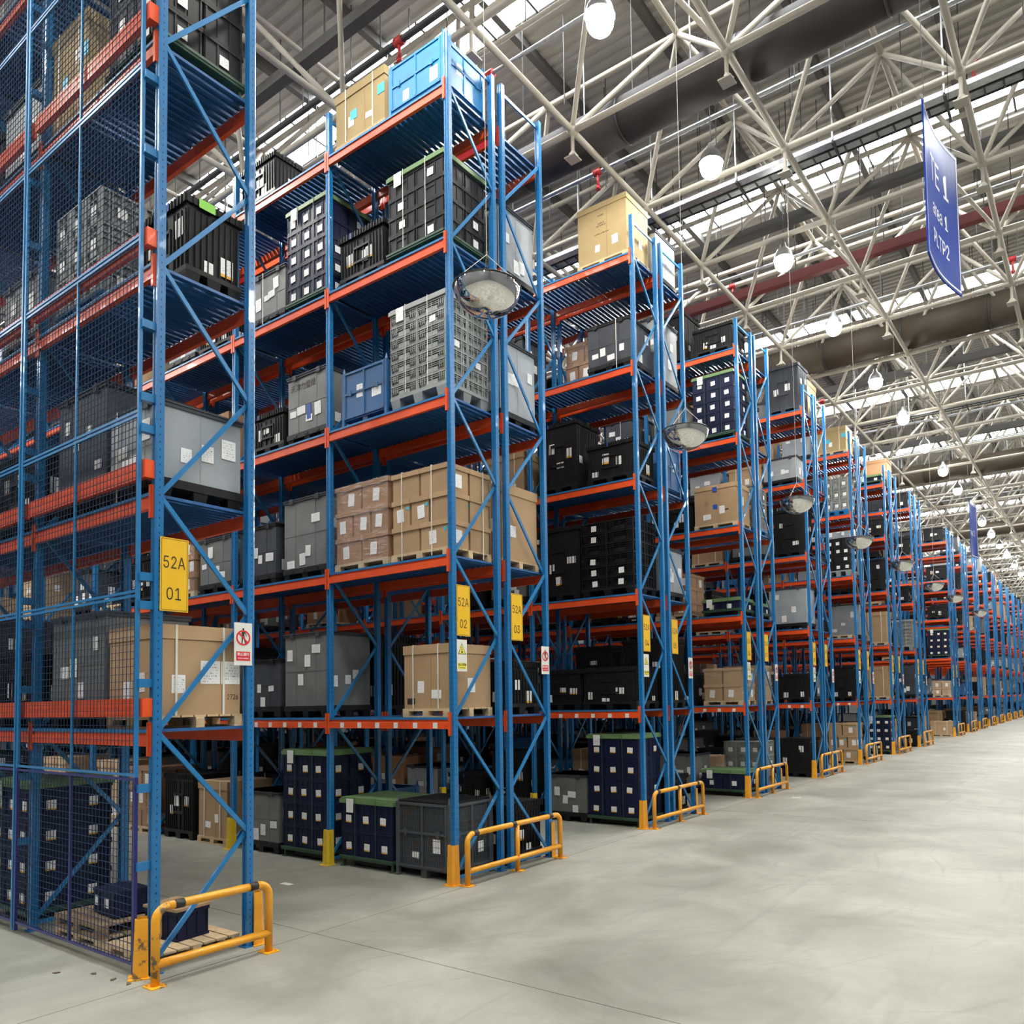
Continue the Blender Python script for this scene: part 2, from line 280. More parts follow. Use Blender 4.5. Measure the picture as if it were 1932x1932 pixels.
# corrugated roof broken by rooflight strips
SKY = [-7.9+11.15*k for k in range(13)]; SW = .8
mb = MB(); pr = []
edges = [Y0]+[e for s in SKY for e in (s-SW, s+SW)]+[Y1]
for a, b in zip(edges[::2], edges[1::2]):
    y = a; prof = []
    n = max(1, int((b-a)/.3)); st = (b-a)/n
    top = []
    for i in range(n):
        y = a+i*st; prof += [(y, ZR), (y+st*.35, ZR), (y+st*.5, ZR-.07), (y+st*.85, ZR-.07)]
    prof.append((b, ZR))
    k = len(mb.v)
    for x in (X0, X1): mb.v += [(x, p, q) for p, q in prof]
    m_ = len(prof)
    mb.f += [(k+i, k+i+1, k+m_+i+1, k+m_+i) for i in range(m_-1)]; mb.m += [0]*(m_-1)
structure('ceiling', mb.mesh('roof'))
for i, s in enumerate(SKY):
    o = structure('window_%d' % (i+1), MB().box(X0, X1, s-SW, s+SW, ZR+.02, ZR+.04).mesh('sky'))
    q = MB()
    for j in range(int((X1-X0)/1.4)): q.box(X0+j*1.4-.03, X0+j*1.4+.03, s-SW, s+SW, ZR-.06, ZR)
    obj('glazing_bar', q.mesh('purlin'), o, kind='stuff')
pu = MB()
for i in range(22): x = X0+1.2+i*3.1; pu.box(x-.09, x+.09, Y0, Y1, ZR-.33, ZR-.08)
structure('trim_1', pu.mesh('purlin'))
# ------------------------------------------------------------------ space frame
SX, SY, ZB, ZTT = 3.97, 3.55, 16.5, 19.2
gx = [-1.47+SX*i for i in range(-9, 7)]; gy = [14.72+SY*j for j in range(-7, 33)]
def view_size(p, q):
    m = (Vector(p)+Vector(q))/2; v = m-Vector((CAMX, 0, CAMZ)); dz = v.dot(_f)
    if dz < 1: return 0
    px = 1100+FPX*v.dot(_R)/dz; py = 1248.5-FPX*v.dot(_U)/dz
    if not (-150 < px < 2080 and -150 < py < 2080): return 0
    return 1/dz
frame = thing('space_frame', 'cream tubular space frame roof truss spanning the whole hall', 'truss', (0, 0, ZB)); frame['kind'] = 'structure'; del frame['category']
chord, strut, topc = [], [], []
for i, x in enumerate(gx):
    for j, y in enumerate(gy):
        if i+1 < len(gx): chord.append(((x, y, ZB), (gx[i+1], y, ZB)))
        if j+1 < len(gy): chord.append(((x, y, ZB), (x, gy[j+1], ZB)))
        if i+1 < len(gx) and j+1 < len(gy):
            t = (x+SX/2, y+SY/2, ZTT)
            for a, b in ((0, 0), (1, 0), (0, 1), (1, 1)): strut.append(((gx[i+a], gy[j+b], ZB), t))
            if i+2 < len(gx): topc.append((t, (t[0]+SX, t[1], t[2])))
            if j+2 < len(gy): topc.append((t, (t[0], t[1]+SY, t[2])))
ut = MB().tube((0, 0, 0), (0, 0, 1), 1, 8).mesh('truss', smooth=True)
def members(lst, name, r, cap):
    lst = sorted(lst, key=lambda s: -view_size(*s)); rest = MB()
    for i, (p, q) in enumerate(lst):
        p = Vector(p); q = Vector(q); d = q-p
        if i < cap and view_size(p, q) > 0:
            m = d.to_track_quat('Z', 'Y').to_matrix().to_4x4(); m = Matrix.Translation(p-Vector((0, 0, ZB))) @ m @ Matrix.Diagonal((r, r, d.length, 1))
            o = obj(name, ut, frame); o.matrix_local = m
        else: rest.tube(p-Vector((0, 0, ZB)), q-Vector((0, 0, ZB)), r, 6)
    obj(name, rest.mesh('truss', smooth=True), frame, kind='stuff')
members(chord, 'bottom_chord', .078, 270); members(strut, 'strut', .062, 290); members(topc, 'top_chord', .075, 200)
ball = None
def uvball(r, m, seg=10, rings=6, zs=1.0, half=False):
    b = MB(); R0 = rings//2 if half else 0
    for i in range(rings+1):
        th = PI*i/rings
        if half: th = PI/2+PI/2*i/rings
        for j in range(seg): b.v.append((r*math.sin(th)*math.cos(2*PI*j/seg), r*math.sin(th)*math.sin(2*PI*j/seg), r*zs*math.cos(th)))
    for i in range(rings):
        for j in range(seg): b.f.append((i*seg+j, (i+1)*seg+j, (i+1)*seg+(j+1) % seg, i*seg+(j+1) % seg)); b.m.append(0)
    return b.mesh(m, smooth=True)
ball = uvball(.14, 'truss')
hp = MB().tube((0, 0, -.1), (0, 0, -.62), .045, 8).tube((0, 0, -.5), (0, 0, -.68), .045, 4, .17).box(-.15, .15, -.15, .15, -.71, -.68).mesh('truss')
nodes = sorted([((x, y, ZB),)*2 for x in gx for y in gy], key=lambda s: -view_size(*s))
rest = MB(); cnt = 0
for p, _ in nodes:
    if view_size(p, p) > 0 and cnt < 200:
        obj('ball_node', ball, frame, (p[0], p[1], 0)); obj('hanger_plate', hp, frame, (p[0], p[1], 0)); cnt += 1
    else: rest.box(p[0]-.1, p[0]+.1, p[1]-.1, p[1]+.1, -.1, .1).tube((p[0], p[1], -.1), (p[0], p[1], -.6), .045, 4).box(p[0]-.15, p[0]+.15, p[1]-.15, p[1]+.15, -.66, -.62)
obj('ball_node', rest.mesh('truss'), frame, kind='stuff')
# ducts, cable tray, pipes under the roof
for i, (y, z, r, m, lb) in enumerate([(15.9, 17.15, .52, 'duct', 'dark wrapped air duct crossing above the nearest trusses'), (32.3, 17.25, .64, 'duct2', 'brown wrapped air duct crossing the roof behind the first duct'), (53.3, 17.1, .6, 'duct2', 'third air duct from the camera, under the roof'), (75, 17.1, .6, 'duct2', 'farthest air duct under the roof')]):
    t = thing('air_duct', lb, 'duct', (0, y, z)); x = X0+1
    while x < X1-1:
        obj('duct_section', cached(('duct', r, m), lambda: MB().tube((0, 0, 0), (3.1, 0, 0), r, 28).mesh(m, smooth=True)), t, (x, 0, 0))
        obj('duct_band', cached(('band', r), lambda: MB().tube((-.03, 0, 0), (.03, 0, 0), r+.012, 28).mesh('dark', smooth=True)), t, (x, 0, 0)); x += 3.1
        obj('hanger_rod', bx('steel', -.012, .012, -.012, .012, 0, 2.7), t, (x-1.5, r*.9, 0))
def x_run(name, label, cat, y, z, fn, m, rods=None, rod_len=3):
    t = thing(name, label, cat, (0, y, z)); q = MB(); fn(q); obj(name.split('_')[0]+'_run', q.mesh(m, smooth=(m != 'tray')), t)
    if rods:
        k = 0; x = -30
        while x < X1: obj('hanger_rod', bx('steel', -.018, .018, -.018, .018, 0, rod_len), t, (x, 0, 0)); x += rods
    return t
for i, (y, z, lb) in enumerate([(19.55, 16.9, 'long galvanised cable tray crossing below the trusses, nearest one'), (41.5, 17.0, 'second cable tray from the camera, crossing the roof trusses')]):
    t = thing('cable_tray', lb, 'cable tray', (0, y, z))
    obj('trough', MB().box(X0+1, X1-1, -.26, -.02, 0, .12).mesh('steel'), t)
    q = MB(); q.box(X0+1, X1-1, .02, .04, -.02, .1).box(X0+1, X1-1, .34, .36, -.02, .1); obj('side_rail', q.mesh('dark'), t)
    for x in range(120): obj('rung', bx('dark', -.02, .02, .02, .36, -.02, 0), t, (-22+x*.4, 0, 0))
    q = MB()
    for k in range(5): q.tube((X0+1, .08+k*.055, .03), (X1-1, .08+k*.055, .03), .022, 6)
    obj('cable', q.mesh('steel', smooth=True), t, kind='stuff')
    for k in range(18): obj('bracket', bx('dark', -.03, .03, -.3, .7, -.07, -.02), t, (-20+k*2.6, 0, 0)); obj('hanger_rod', bx('steel', -.018, .018, -.018, .018, 0, 3.3), t, (-20+k*2.6, -.3, 0))
PIPES = [(13.0, 17.9, .05, 'truss'), (14.2, 18.6, .045, 'steel'), (17.6, 17.6, .06, 'steel'), (20.6, 18.3, .05, 'steel'), (24.6, 17.4, .05, 'steel'), (27.0, 18.5, .09, 'truss'), (29.5, 17.6, .05, 'steel'), (35.5, 18.0, .06, 'steel'), (38, 17.5, .05, 'truss'), (45, 17.8, .06, 'steel'), (50, 17.6, .05, 'steel'), (57, 17.8, .06, 'truss'), (64, 17.6, .05, 'steel'), (11.2, 17.3, .07, 'dark')]
for i, (y, z, r, m) in enumerate(PIPES):
    t = thing('sprinkler_pipe', 'sprinkler pipe under the roof, %s of the pipes counted from the camera' % ORD[sorted(p[0] for p in PIPES).index(y)], 'pipe', (0, y, z))
    obj('pipe_run', MB().tube((X0+1, 0, 0), (X1-1, 0, 0), r, 10).mesh(m, smooth=True), t)
    for k in range(12):
        x = -20+k*3.7+(i % 3)
        obj('hanger_rod', bx('dark', -.012, .012, -.012, .012, 0, 2.4), t, (x, 0, 0))
        if k % 3 == 1: obj('red_fitting', cached('fit', lambda: MB().tube((-.12, 0, 0), (.12, 0, 0), .1, 10).tube((0, 0, 0), (0, 0, -.45), .04, 8).tube((0, 0, -.4), (0, 0, -.5), .07, 8).mesh('redf', smooth=True)), t, (x+.6, 0, 0), label='red pipe fitting')
for i, (y, z, m, lb) in enumerate([(25.6, 17.3, 'redp', 'dull red steel runway beam under the roof trusses'), (22.8, 17.6, 'purlin', 'dark grey busbar trunking nearest the camera'), (10.7, 17.9, 'purlin', 'dark busbar trunking above the front racks'), (36.8, 17.5, 'purlin', 'dark busbar trunking beyond the brown duct'), (48, 17.6, 'purlin', 'farthest dark busbar trunking under the roof')]):
    t = thing('service_beam', lb, 'beam', (0, y, z)); obj('beam_web', MB().box(X0+1, X1-1, -.05, .05, -.16, .16).mesh(m), t); obj('beam_flange', MB().box(X0+1, X1-1, -.12, .12, -.19, -.16).mesh(m), t)
    for k in range(14): obj('hanger_rod', bx('dark', -.015, .015, -.015, .015, .16, 2.6), t, (-20+k*2.9, 0, 0))
# fine drop rods between trusses, far too many to count
q = MB(); rr = random.Random(3)
for k in range(900):
    x = rr.uniform(-22, 14); y = rr.uniform(9, 90); z = rr.uniform(16.9, 18.2); q.box(x-.01, x+.01, y-.01, y+.01, z, ZR-.1)
obj('drop_rod', q.mesh('dark'), frame, (0, 0, -ZB), kind='stuff')
# ------------------------------------------------------------------ lamps
shade = MB(); shade.tube((0, 0, .12), (0, 0, .42), .27, 16, .09); shade_me = shade.mesh('lampm', smooth=True)
def shade_mesh():
    b = MB(); pr = [(.30, .0), (.27, .14), (.2, .27), (.1, .36), (.07, .5)]; n = 16
    for r, z in pr:
        for j in range(n): b.v.append((r*math.cos(2*PI*j/n), r*math.sin(2*PI*j/n), z))
    for i in range(len(pr)-1):
        for j in range(n): b.f.append((i*n+j, i*n+(j+1) % n, (i+1)*n+(j+1) % n, (i+1)*n+j)); b.m.append(0)
    b.f.append(tuple(range((len(pr)-1)*n, len(pr)*n))); b.m.append(0); return b.mesh('lampm', smooth=True)
sh_me = shade_mesh(); bulb_me = uvball(.27, 'bulb', 16, 10, .95)  # bulb oversized, so the glowing ball also stands for the lamp's glare
ld = bpy.data.lights.new('lamp', 'SPOT'); ld.spot_size = math.radians(168); ld.spot_blend = .35; ld.energy = LAMP_W; ld.shadow_soft_size = .22; ld.color = (1, .955, .86)
ld2 = ld.copy(); ld2.energy = LAMP_W*1.1
def lamp(x, y, z, lb, k=1):
    t = thing('pendant_lamp', lb, 'lamp', (x, y, z), 'high bay lamps')
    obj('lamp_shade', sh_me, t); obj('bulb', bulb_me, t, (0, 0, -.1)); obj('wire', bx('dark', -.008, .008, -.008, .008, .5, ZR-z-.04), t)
    l = bpy.data.objects.new('light', ld if k == 1 else ld2); l.location = (0, 0, -.62); l.parent = t; COL.objects.link(l)
for i, y in enumerate(LAMP_Y):
    lamp(1.08, y, 15.95, 'high bay lamp over the main aisle, lamp %s from the near end' % NW(i+1))
for y in (-8, 0, 8): lamp(-8, y, 15.95, 'high bay lamp above the front racks at y %d metres' % y if 0 else 'high bay lamp %s' % {-8: 'behind the camera on the rack side', 0: 'beside the camera on the rack side', 8: 'above the aisle between racks 01 and 02'}[y])
for i, y in enumerate((-10, -2, 6, 14, 22, 34, 44, 58, 77, 95)): lamp(13.5, y, 15.95, 'high bay lamp of the right hand row, %s from the near wall' % ORD[i], .6)
for i, y in enumerate((-10, 2)): lamp(-20, y, 15.95, 'high bay lamp over the far left racks, %s' % ('nearer' if i else 'by the back wall'))
# ------------------------------------------------------------------ racks
def upright_mesh():
    p = [(-.05, .04), (-.05, -.03), (-.04, -.045), (-.018, -.045), (-.014, -.03), (.014, -.03), (.018, -.045), (.04, -.045), (.05, -.03), (.05, .04), (.03, .04), (.03, .033), (.043, .033), (.043, -.025), (.036, -.038), (-.036, -.038), (-.043, -.025), (-.043, .033), (-.03, .033), (-.03, .04)]
    outer = [(-.05, .045), (-.05, -.03), (-.042, -.045), (-.018, -.045), (-.014, -.034), (.014, -.034), (.018, -.045), (.042, -.045), (.05, -.03), (.05, .045), (.028, .045), (.028, .03), (-.028, .03), (-.028, .045)]
    return MB().prism(outer, 0, ZT).box(-.075, .075, -.075, .075, 0, .012).mesh('blue')
UP = upright_mesh()
def beam_mesh(far=False):
    b = MB(); L2 = LB-.1; prof = [(-.025, -.13), (.025, -.13), (.025, 0), (-.012, 0), (-.012, -.03), (-.025, -.03)]
    b.prism([(-.028, -.185), (.025, -.185), (.025, -.035), (-.010, -.035), (-.010, -.072), (-.028, -.080)], -L2, 0, 'x')
    for x in (-L2-.04, -.01): b.box(x, x+.05, -.036, -.028, -.29, .08).box(x+(-.0 if x < -1 else .042), x+(.008 if x < -1 else .05), -.036, .05, -.29, .08)
    return b.mesh('orange')
BM = beam_mesh()
SLW = .082
SL = MB().box(-SLW/2, SLW/2, -.0, D+.02, -.012, 0).box(-SLW/2, -SLW/2+.006, -.0, D, -.034, -.012).box(SLW/2-.006, SLW/2, -.0, D, -.034, -.012)  .box(-.02, .02, D+.02, D+.045, -.06, 0).mesh('deck')
def slats_mesh(n):
    def mk():
        b = MB()
        for i in range(n):
            x = -.1-i*(LB-.2)/(n-1); b.box(x-SLW/2, x+SLW/2, .0, D+.02, -.034, 0)
        return b.mesh('deck')
    return cached(('slats', n), mk)
NS = 24
def brace_mesh(a, b, m='bluep'):
    return cached(('br', round(a[0], 3), round(b[0], 3), round(b[1]-a[1], 3)), lambda: MB().bar((0, a[0], 0), (0, b[0], b[1]-a[1]), .05, .03).mesh(m))
GUARD = None
def foot_guard_mesh(m):
    def mk():
        b = MB(); o = [(-.085, -.095, .085, .06), ]
        b.prism([(-.085, .05), (-.085, -.06), (-.055, -.1), (.055, -.1), (.085, -.06), (.085, .05), (.07, .05), (.07, -.05), (.045, -.083), (-.045, -.083), (-.07, -.05), (-.07, .05)], .0, .62)
        for i, v in enumerate(b.v):
            if v[2] > .5: b.v[i] = (v[0]*.86, v[1]*.82, v[2])
        b.box(-.12, .12, -.14, .06, 0, .012); return b.mesh(m)
    return cached(('fg', m), mk)
LBL = MB().box(-.05, .05, -.002, 0, -.045, .045).mesh('paper')
LIP = MB().box(-LB+.1, 0, -.058, -.036, -.036, 0).box(-LB+.1, 0, -.036, .0, -.004, 0).mesh('bluep')
def make_rack(n, bays, obays):
    y0 = row_y(n); even = n % 2 == 0 or n == 1
    t = thing('pallet_rack', 'blue and orange pallet rack number %s counting from the camera' % NW(n), 'rack', (0, y0, 0))
    near = n <= 13
    for j in range(bays+1):
        x = -LB*j
        obj('upright', UP, t, (x, 0, 0)); obj('upright', UP, t, (x, D, 0), (0, 0, PI))
        segs = []; zz = [.14]+[H*i-.02 for i in range(1, 6)]; a0, a1 = (.03, D-.03) if even else (D-.03, .03)
        for i, z in enumerate(zz):
            mid = H*i+H*.5+(.02 if i else .05)
            if mid < ZT-.2:
                segs.append(((a0, z), (a1, mid-.02)))
                if i < 5: segs.append(((a1, mid+.02), (a0, zz[i+1]-.03)))
        segs.append(((a0, ZT-.12), (a1, ZT-.12))); segs.append(((a0, .1), (a1, .1)))
        if j <= 1 and near:
            for k, (a, b) in enumerate(segs): obj('brace', brace_mesh(a, b), t, (x+(.016 if k % 2 else -.016), 0, a[1]))
        else:
            def mk():
                q = MB()
                for k, (a, b) in enumerate(segs): q.bar(((.016 if k % 2 else -.016), a[0], a[1]), ((.016 if k % 2 else -.016), b[0], b[1]), .05, .03)
                return q.mesh('bluep')
            obj('bracing', cached(('brs', even), mk), t, (x, 0, 0), kind='stuff')
        if n % 2 == 0 and (j < 3): obj('foot_guard', foot_guard_mesh('yellow' if j == 0 else 'yellow2'), t, (x, -.03, 0), label='yellow foot guard')
        elif n > 1 and j < 3: obj('foot_guard', foot_guard_mesh('yellow' if j == 0 else 'yellow2'), t, (x, D+.03, 0), (0, 0, PI), label='yellow foot guard')
    for j in range(bays):
        for l in range(1, 6):
            b = obj('beam', BM, t, (-LB*j-.05, -.03, H*l)); obj('beam', BM, t, (-LB*(j+1)+.05, D+.03, H*l), (0, 0, PI))
            if l == 1 and n % 2 == 0 and j < 2 and n < 12:
                for k in range(6): obj('barcode_label', LBL, b, (-.3-k*.46, -.0285, -.13), label='white barcode label')
            if j < obays and n < 8:
                dk = obj('deck', LIP, t, (-LB*j-.05, 0, H*l))
                for i in range(NS): obj('slat', SL, dk, (-.05-i*(LB-.2)/(NS-1), 0, 0))
            else: obj('deck_slats', slats_mesh(NS), obj('deck', LIP, t, (-LB*j-.05, 0, H*l)), (.05, 0, 0), kind='stuff')
    return t
BAYS = {1: 3, 2: 9, 3: 9, 4: 11, 5: 11, 6: 12, 7: 12, 8: 12, 9: 12, 10: 11, 11: 11, 12: 11, 13: 11, 14: 9, 15: 9, 16: 8, 17: 8, 18: 8, 19: 8, 20: 7, 21: 7}
for n in range(1, NROWS+1):
    make_rack(n, BAYS.get(n, 3), 2)
# ------------------------------------------------------------------ guard rails
def guard(n, y0, y1, x, mid, lb):
    t = thing('guard_rail', lb, 'guard rail', (x, (y0+y1)/2, 0)); a, b = y0-(y0+y1)/2, y1-(y0+y1)/2; r = .045; zt = .79
    rc = .13; arc = lambda s: [(0, s*(abs(a)-rc+rc*math.sin(t_)), zt-rc+rc*math.cos(t_)) for t_ in [PI/2*i/5 for i in range(6)]]
    m1 = 'worn' if n == 1 else 'yellow'
    obj('post', MB().path([(0, a, .01)]+arc(-1)[::-1], r).mesh(m1, smooth=True), t); obj('post', MB().path([(0, b, .01)]+arc(1)[::-1], r).mesh('yellow', smooth=True), t)
    obj('rail', MB().tube((0, a+rc, zt), (0, b-rc, zt), r, 14).mesh('yellow', smooth=True), t); obj('rail', MB().tube((0, a, .22), (0, b, .22), r, 14).mesh('yellow', smooth=True), t)
    if mid: obj('post', MB().tube((0, mid-(y0+y1)/2, 0), (0, mid-(y0+y1)/2, zt), r*.9, 12).mesh('yellow', smooth=True), t)
    for y in [a, b]+([mid-(y0+y1)/2] if mid else []): obj('base_plate', MB().box(-.1, .1, y-.08, y+.08, 0, .012).tube((-.07, y-.05, .012), (-.07, y-.05, .03), .012, 6).tube((.07, y+.05, .012), (.07, y+.05, .03), .012, 6).mesh('worn'), t)
    for y in ([a+.24, b-.2] if not mid else [a+.18, (a+b)/2-.1, b-.3]): obj('tape_band', MB().tube((0, y-.05, zt), (0, y+.05, zt), r+.003, 14).mesh('tape', smooth=True), t, label='black tape band')
guard(1, 4.13, 5.42, .41, None, 'scuffed yellow tubular guard rail at the end of rack one')
for k in range(1, 19):
    n = 2*k; y = row_y(n); guard(n, y+.02, y+2.46, .25, y+1.24, 'yellow tubular guard rail across the ends of racks %s and %s' % (NW(n), NW(n+1)))
t = thing('foot_guard', 'scuffed yellow foot guard at the near end upright of rack one', 'foot guard', (0, YA-.1, 0), rot=(0, 0, -.5), me=foot_guard_mesh('worn'))
t = thing('foot_guard', 'yellow foot guard at the far end upright of rack one', 'foot guard', (0.0, YA+D+.08, 0), rot=(0, 0, PI), me=foot_guard_mesh('yellow'))
# ------------------------------------------------------------------ signs
def person_fig(b, s):   # walking figure in the y,z plane, x is depth
    x0, x1 = .001, .0025
    def P(pts): b.prism([(p[0]*s, p[1]*s) for p in pts], x0, x1, 'x')
    P([(.0+.035*math.cos(a*PI/5), .30+.04*math.sin(a*PI/5)) for a in range(10)])
    P([(-.045, .08), (.035, .08), (.06, .22), (.02, .25), (-.03, .24)])
    P([(.04, .235), (.065, .21), (.115, .12), (.105, .04), (.09, .045), (.09, .11), (.04, .19)])
    P([(-.03, .23), (-.09, .13), (-.12, .14), (-.13, .125), (-.08, .105), (-.03, .18)])
    P([(-.045, .09), (.0, .09), (-.02, -.06), (-.03, -.2), (-.065, -.2), (-.055, -.05)])
    P([(.0, .09), (.035, .08), (.07, -.05), (.11, -.2), (.07, -.21), (.035, -.06)])
def ring(b, r0, r1, x0, x1, n=32):
    k = len(b.v)
    for x in (x0, x1):
        for r in (r0, r1):
            for i in range(n): b.v.append((x, r*math.cos(2*PI*i/n), r*math.sin(2*PI*i/n)))
    for i in range(n):
        j = (i+1) % n
        b.f += [(k+2*n+i, k+2*n+j, k+3*n+j, k+3*n+i), (k+n+i, k+n+j, k+j, k+i), (k+3*n+i, k+3*n+j, k+n+j, k+n+i), (k+i, k+j, k+2*n+j, k+2*n+i)]; b.m += [b.mi]*4
NOW, NOH = .23, .51
def no_sign(n, y, z):
    t = thing('prohibition_sign', 'white no thoroughfare sign with red circle on far upright of %s' % RN(n), 'sign', (.062, y, z))
    obj('panel', bx('signw', -.003, 0, -NOW/2, NOW/2, -NOH/2, NOH/2), t)
    def mk():
        b = MB(); ring(b, .072, .092, .0005, .003); b.bar((.003, -.055, .055), (.003, .055, -.055), .018, .002, Vector((1, 0, 0)))
        b.box(.0002, .001, -.09, .09, -.275, -.165); return b.mesh('red')
    obj('red_marks', cached('no_red', mk), t, (0, 0, .075-.0))
    def mk2():
        b = MB(); person_fig(b, .36); return b.mesh('ink')
    obj('walking_figure', cached('no_fig', mk2), t, (0, 0, .07))
    obj('lettering', text_mesh('禁止通行', .028, 'white', bold=.0004), t, (.0015, 0, -.136), FX); obj('lettering', text_mesh('No thoroughfare', .019, 'white', .95, .0004), t, (.0015, 0, -.176), FX)
def warn_sign(n, y, z):
    t = thing('warning_sign', 'white and yellow falling objects warning sign on near upright of %s' % RN(n), 'sign', (.062, y, z))
    obj('panel', bx('signw', -.003, 0, -.115, .115, -.255, .255), t)
    obj('triangle_border', cached('wtb', lambda: MB().prism([(-.09, .02), (.09, .02), (0, .20)], .0002, .001, 'x').mesh('ink')), t)
    obj('triangle', cached('wt', lambda: MB().prism([(-.073, .03), (.073, .03), (0, .18)], .001, .0018, 'x').box(.0002, .0012, -.1, .1, -.215, -.12).mesh('warny')), t)
    obj('falling_marks', cached('wf', lambda: MB().box(.0018, .0025, -.018, .018, .04, .07).box(.0018, .0025, -.006, .006, .08, .11).box(.0018, .0025, -.014, -.004, .12, .135).mesh('ink')), t)
    obj('lettering', text_mesh('当心落物', .034, 'ink', bold=.0004), t, (.0018, 0, -.165), FX); obj('lettering', text_mesh('Warning falling objects', .014, 'ink', .95, .0002), t, (.0018, 0, -.2), FX)
def row_sign(n, y, z):
    t = thing('rack_sign', 'yellow sign reading 52A %02d on the end of rack %s' % (n, NW(n)), 'sign', (.066, y, z))
    obj('panel', bx('signy', -.004, 0, -.157, .157, -.41, .41), t)
    def mk():
        b = MB(); a, c, e = .145, .398, .005
        b.box(.0002, .001, -a, a, c-e, c).box(.0002, .001, -a, a, -c, -c+e).box(.0002, .001, -a, -a+e, -c, c).box(.0002, .001, a-e, a, -c, c); return b.mesh('ink')
    obj('border', cached('sgb', mk), t)
    obj('lettering', text_mesh('52A', .19, 'ink', .70), t, (.001, -.005, .07), FX); obj('lettering', text_mesh('%02d' % n, .19, 'ink', .76), t, (.001, -.005, -.28), FX)
for n in range(1, 18):
    y = row_y(n)
    row_sign(n, y+.162+.02 if n > 1 else y+.16, 4.325)
    if n % 2 == 0: warn_sign(n, y+.14, 3.6)
    if n % 2 == 1: no_sign(n, y+D-.11, 3.595)
# ------------------------------------------------------------------ dome mirrors
MIRR = [(2.5, 7.0, 7.93), (2.5, 12.36, 7.66), (2.5, 18.35, 7.64), (2.5, 24.0, 7.62), (2.5, 29.92, 7.7), (2.5, 36.13, 7.63), (2.5, 41.55, 7.64), (2.5, 50.3, 7.64)]
dome = uvball(.41, 'mirror', 40, 20, .84, half=True)
for i, (x, y, z) in enumerate(MIRR):
    t = thing('dome_mirror', '%s hanging silver dome mirror counted from the camera' % ORD[i], 'mirror', (x, y, z))
    obj('dome', dome, t)
    b = MB()
    for s in range(40):
        a0 = 2*PI*s/40; a1 = 2*PI*(s+1)/40; b.tube((.41*math.cos(a0), .41*math.sin(a0), 0), (.41*math.cos(a1), .41*math.sin(a1), 0), .012, 5)
    obj('rim', b.mesh('rim') if i == 0 else CACHE['rim'], t); CACHE.setdefault('rim', bpy.data.objects[t.children[-1].name].data if t.children else None) if False else None
    if i == 0: CACHE['rim'] = COL.objects[-1].data
    for k in range(3):
        a = 2*PI*k/3+.4; obj('wire', cached(('wire', k), lambda: MB().tube((.41*math.cos(a), .41*math.sin(a), 0), (0, 0, .42), .004, 4).mesh('strap')), t)
    obj('wire', MB().tube((0, 0, .42), (0, 0, ZB-.07-z), .004, 4).mesh('strap'), t)
# ------------------------------------------------------------------ hanging blue signs
def bent_sign(p0, p1, z0, z1, bow, lines, lb):
    p0 = Vector((*p0, 0)); p1 = Vector((*p1, 0)); d = p1-p0; L_ = d.length; nrm = Vector((d.y, -d.x, 0)).normalized(); n = 12; hh = z1-z0
    c = (p0+p1)/2; t = thing('hanging_sign', lb, 'sign', (c.x, c.y, z0))
    def at(u, v, off): return p0+d*u-nrm*(bow*math.sin(PI*u))+nrm*off+Vector((0, 0, v*hh))-c
    def sheet(u0, u1, v0, v1, o0, o1, m):
        b = MB()
        for i in range(n+1):
            u = u0+(u1-u0)*i/n
            for v in (v0, v1):
                for o_ in (o0, o1): b.v.append(tuple(at(u, v, o_)))
        for i in range(n):
            k = i*4
            for q in ((0, 4, 6, 2), (1, 3, 7, 5), (2, 6, 7, 3), (0, 1, 5, 4)): b.f.append(tuple(k+j for j in q)); b.m.append(0)
        b.f += [(0, 2, 3, 1), (n*4, n*4+1, n*4+3, n*4+2)]; b.m += [0, 0]; return b.mesh(m, smooth=False)
    obj('panel', sheet(0, 1, 0, 1, -.03, 0, 'signb'), t)
    for a in ((0.02, .98, .015, .028), (.02, .98, .972, .985), (.02, .034, .015, .985), (.966, .98, .015, .985)): obj('border', sheet(*a, .002, .005, 'white'), t)
    for txt, size, u, v in lines:
        me = text_mesh(txt, size*hh, 'white', .8, .003).copy()
        for vx in me.vertices:
            x, yv, zz = vx.co; vx.co = at(u+x/L_, v+yv/hh, .004+zz)
        obj('lettering', me, t)
    for u in (.1, .9): obj('wire', MB().tube(at(u, 1, -.015), at(u, 1, -.015)+Vector((0, 0, (16.4 if p0.y < 30 else ZR-.04)-z1)), .006, 4).mesh('dark'), t)
bent_sign((6.2, 15.1), (6.45, 17.25), 11.0, 13.95, .1, [('TE 1', .24, .52, .60), ('area 1', .14, .52, .38), ('PLTP2', .14, .52, .18)], 'curved blue hanging sign with white lettering reading area 1')
bent_sign((3.1, 43.3), (3.2, 45.0), 9.9, 12.7, .1, [('area 2', .15, .5, .4)], 'distant blue hanging sign over the far end of the aisle')
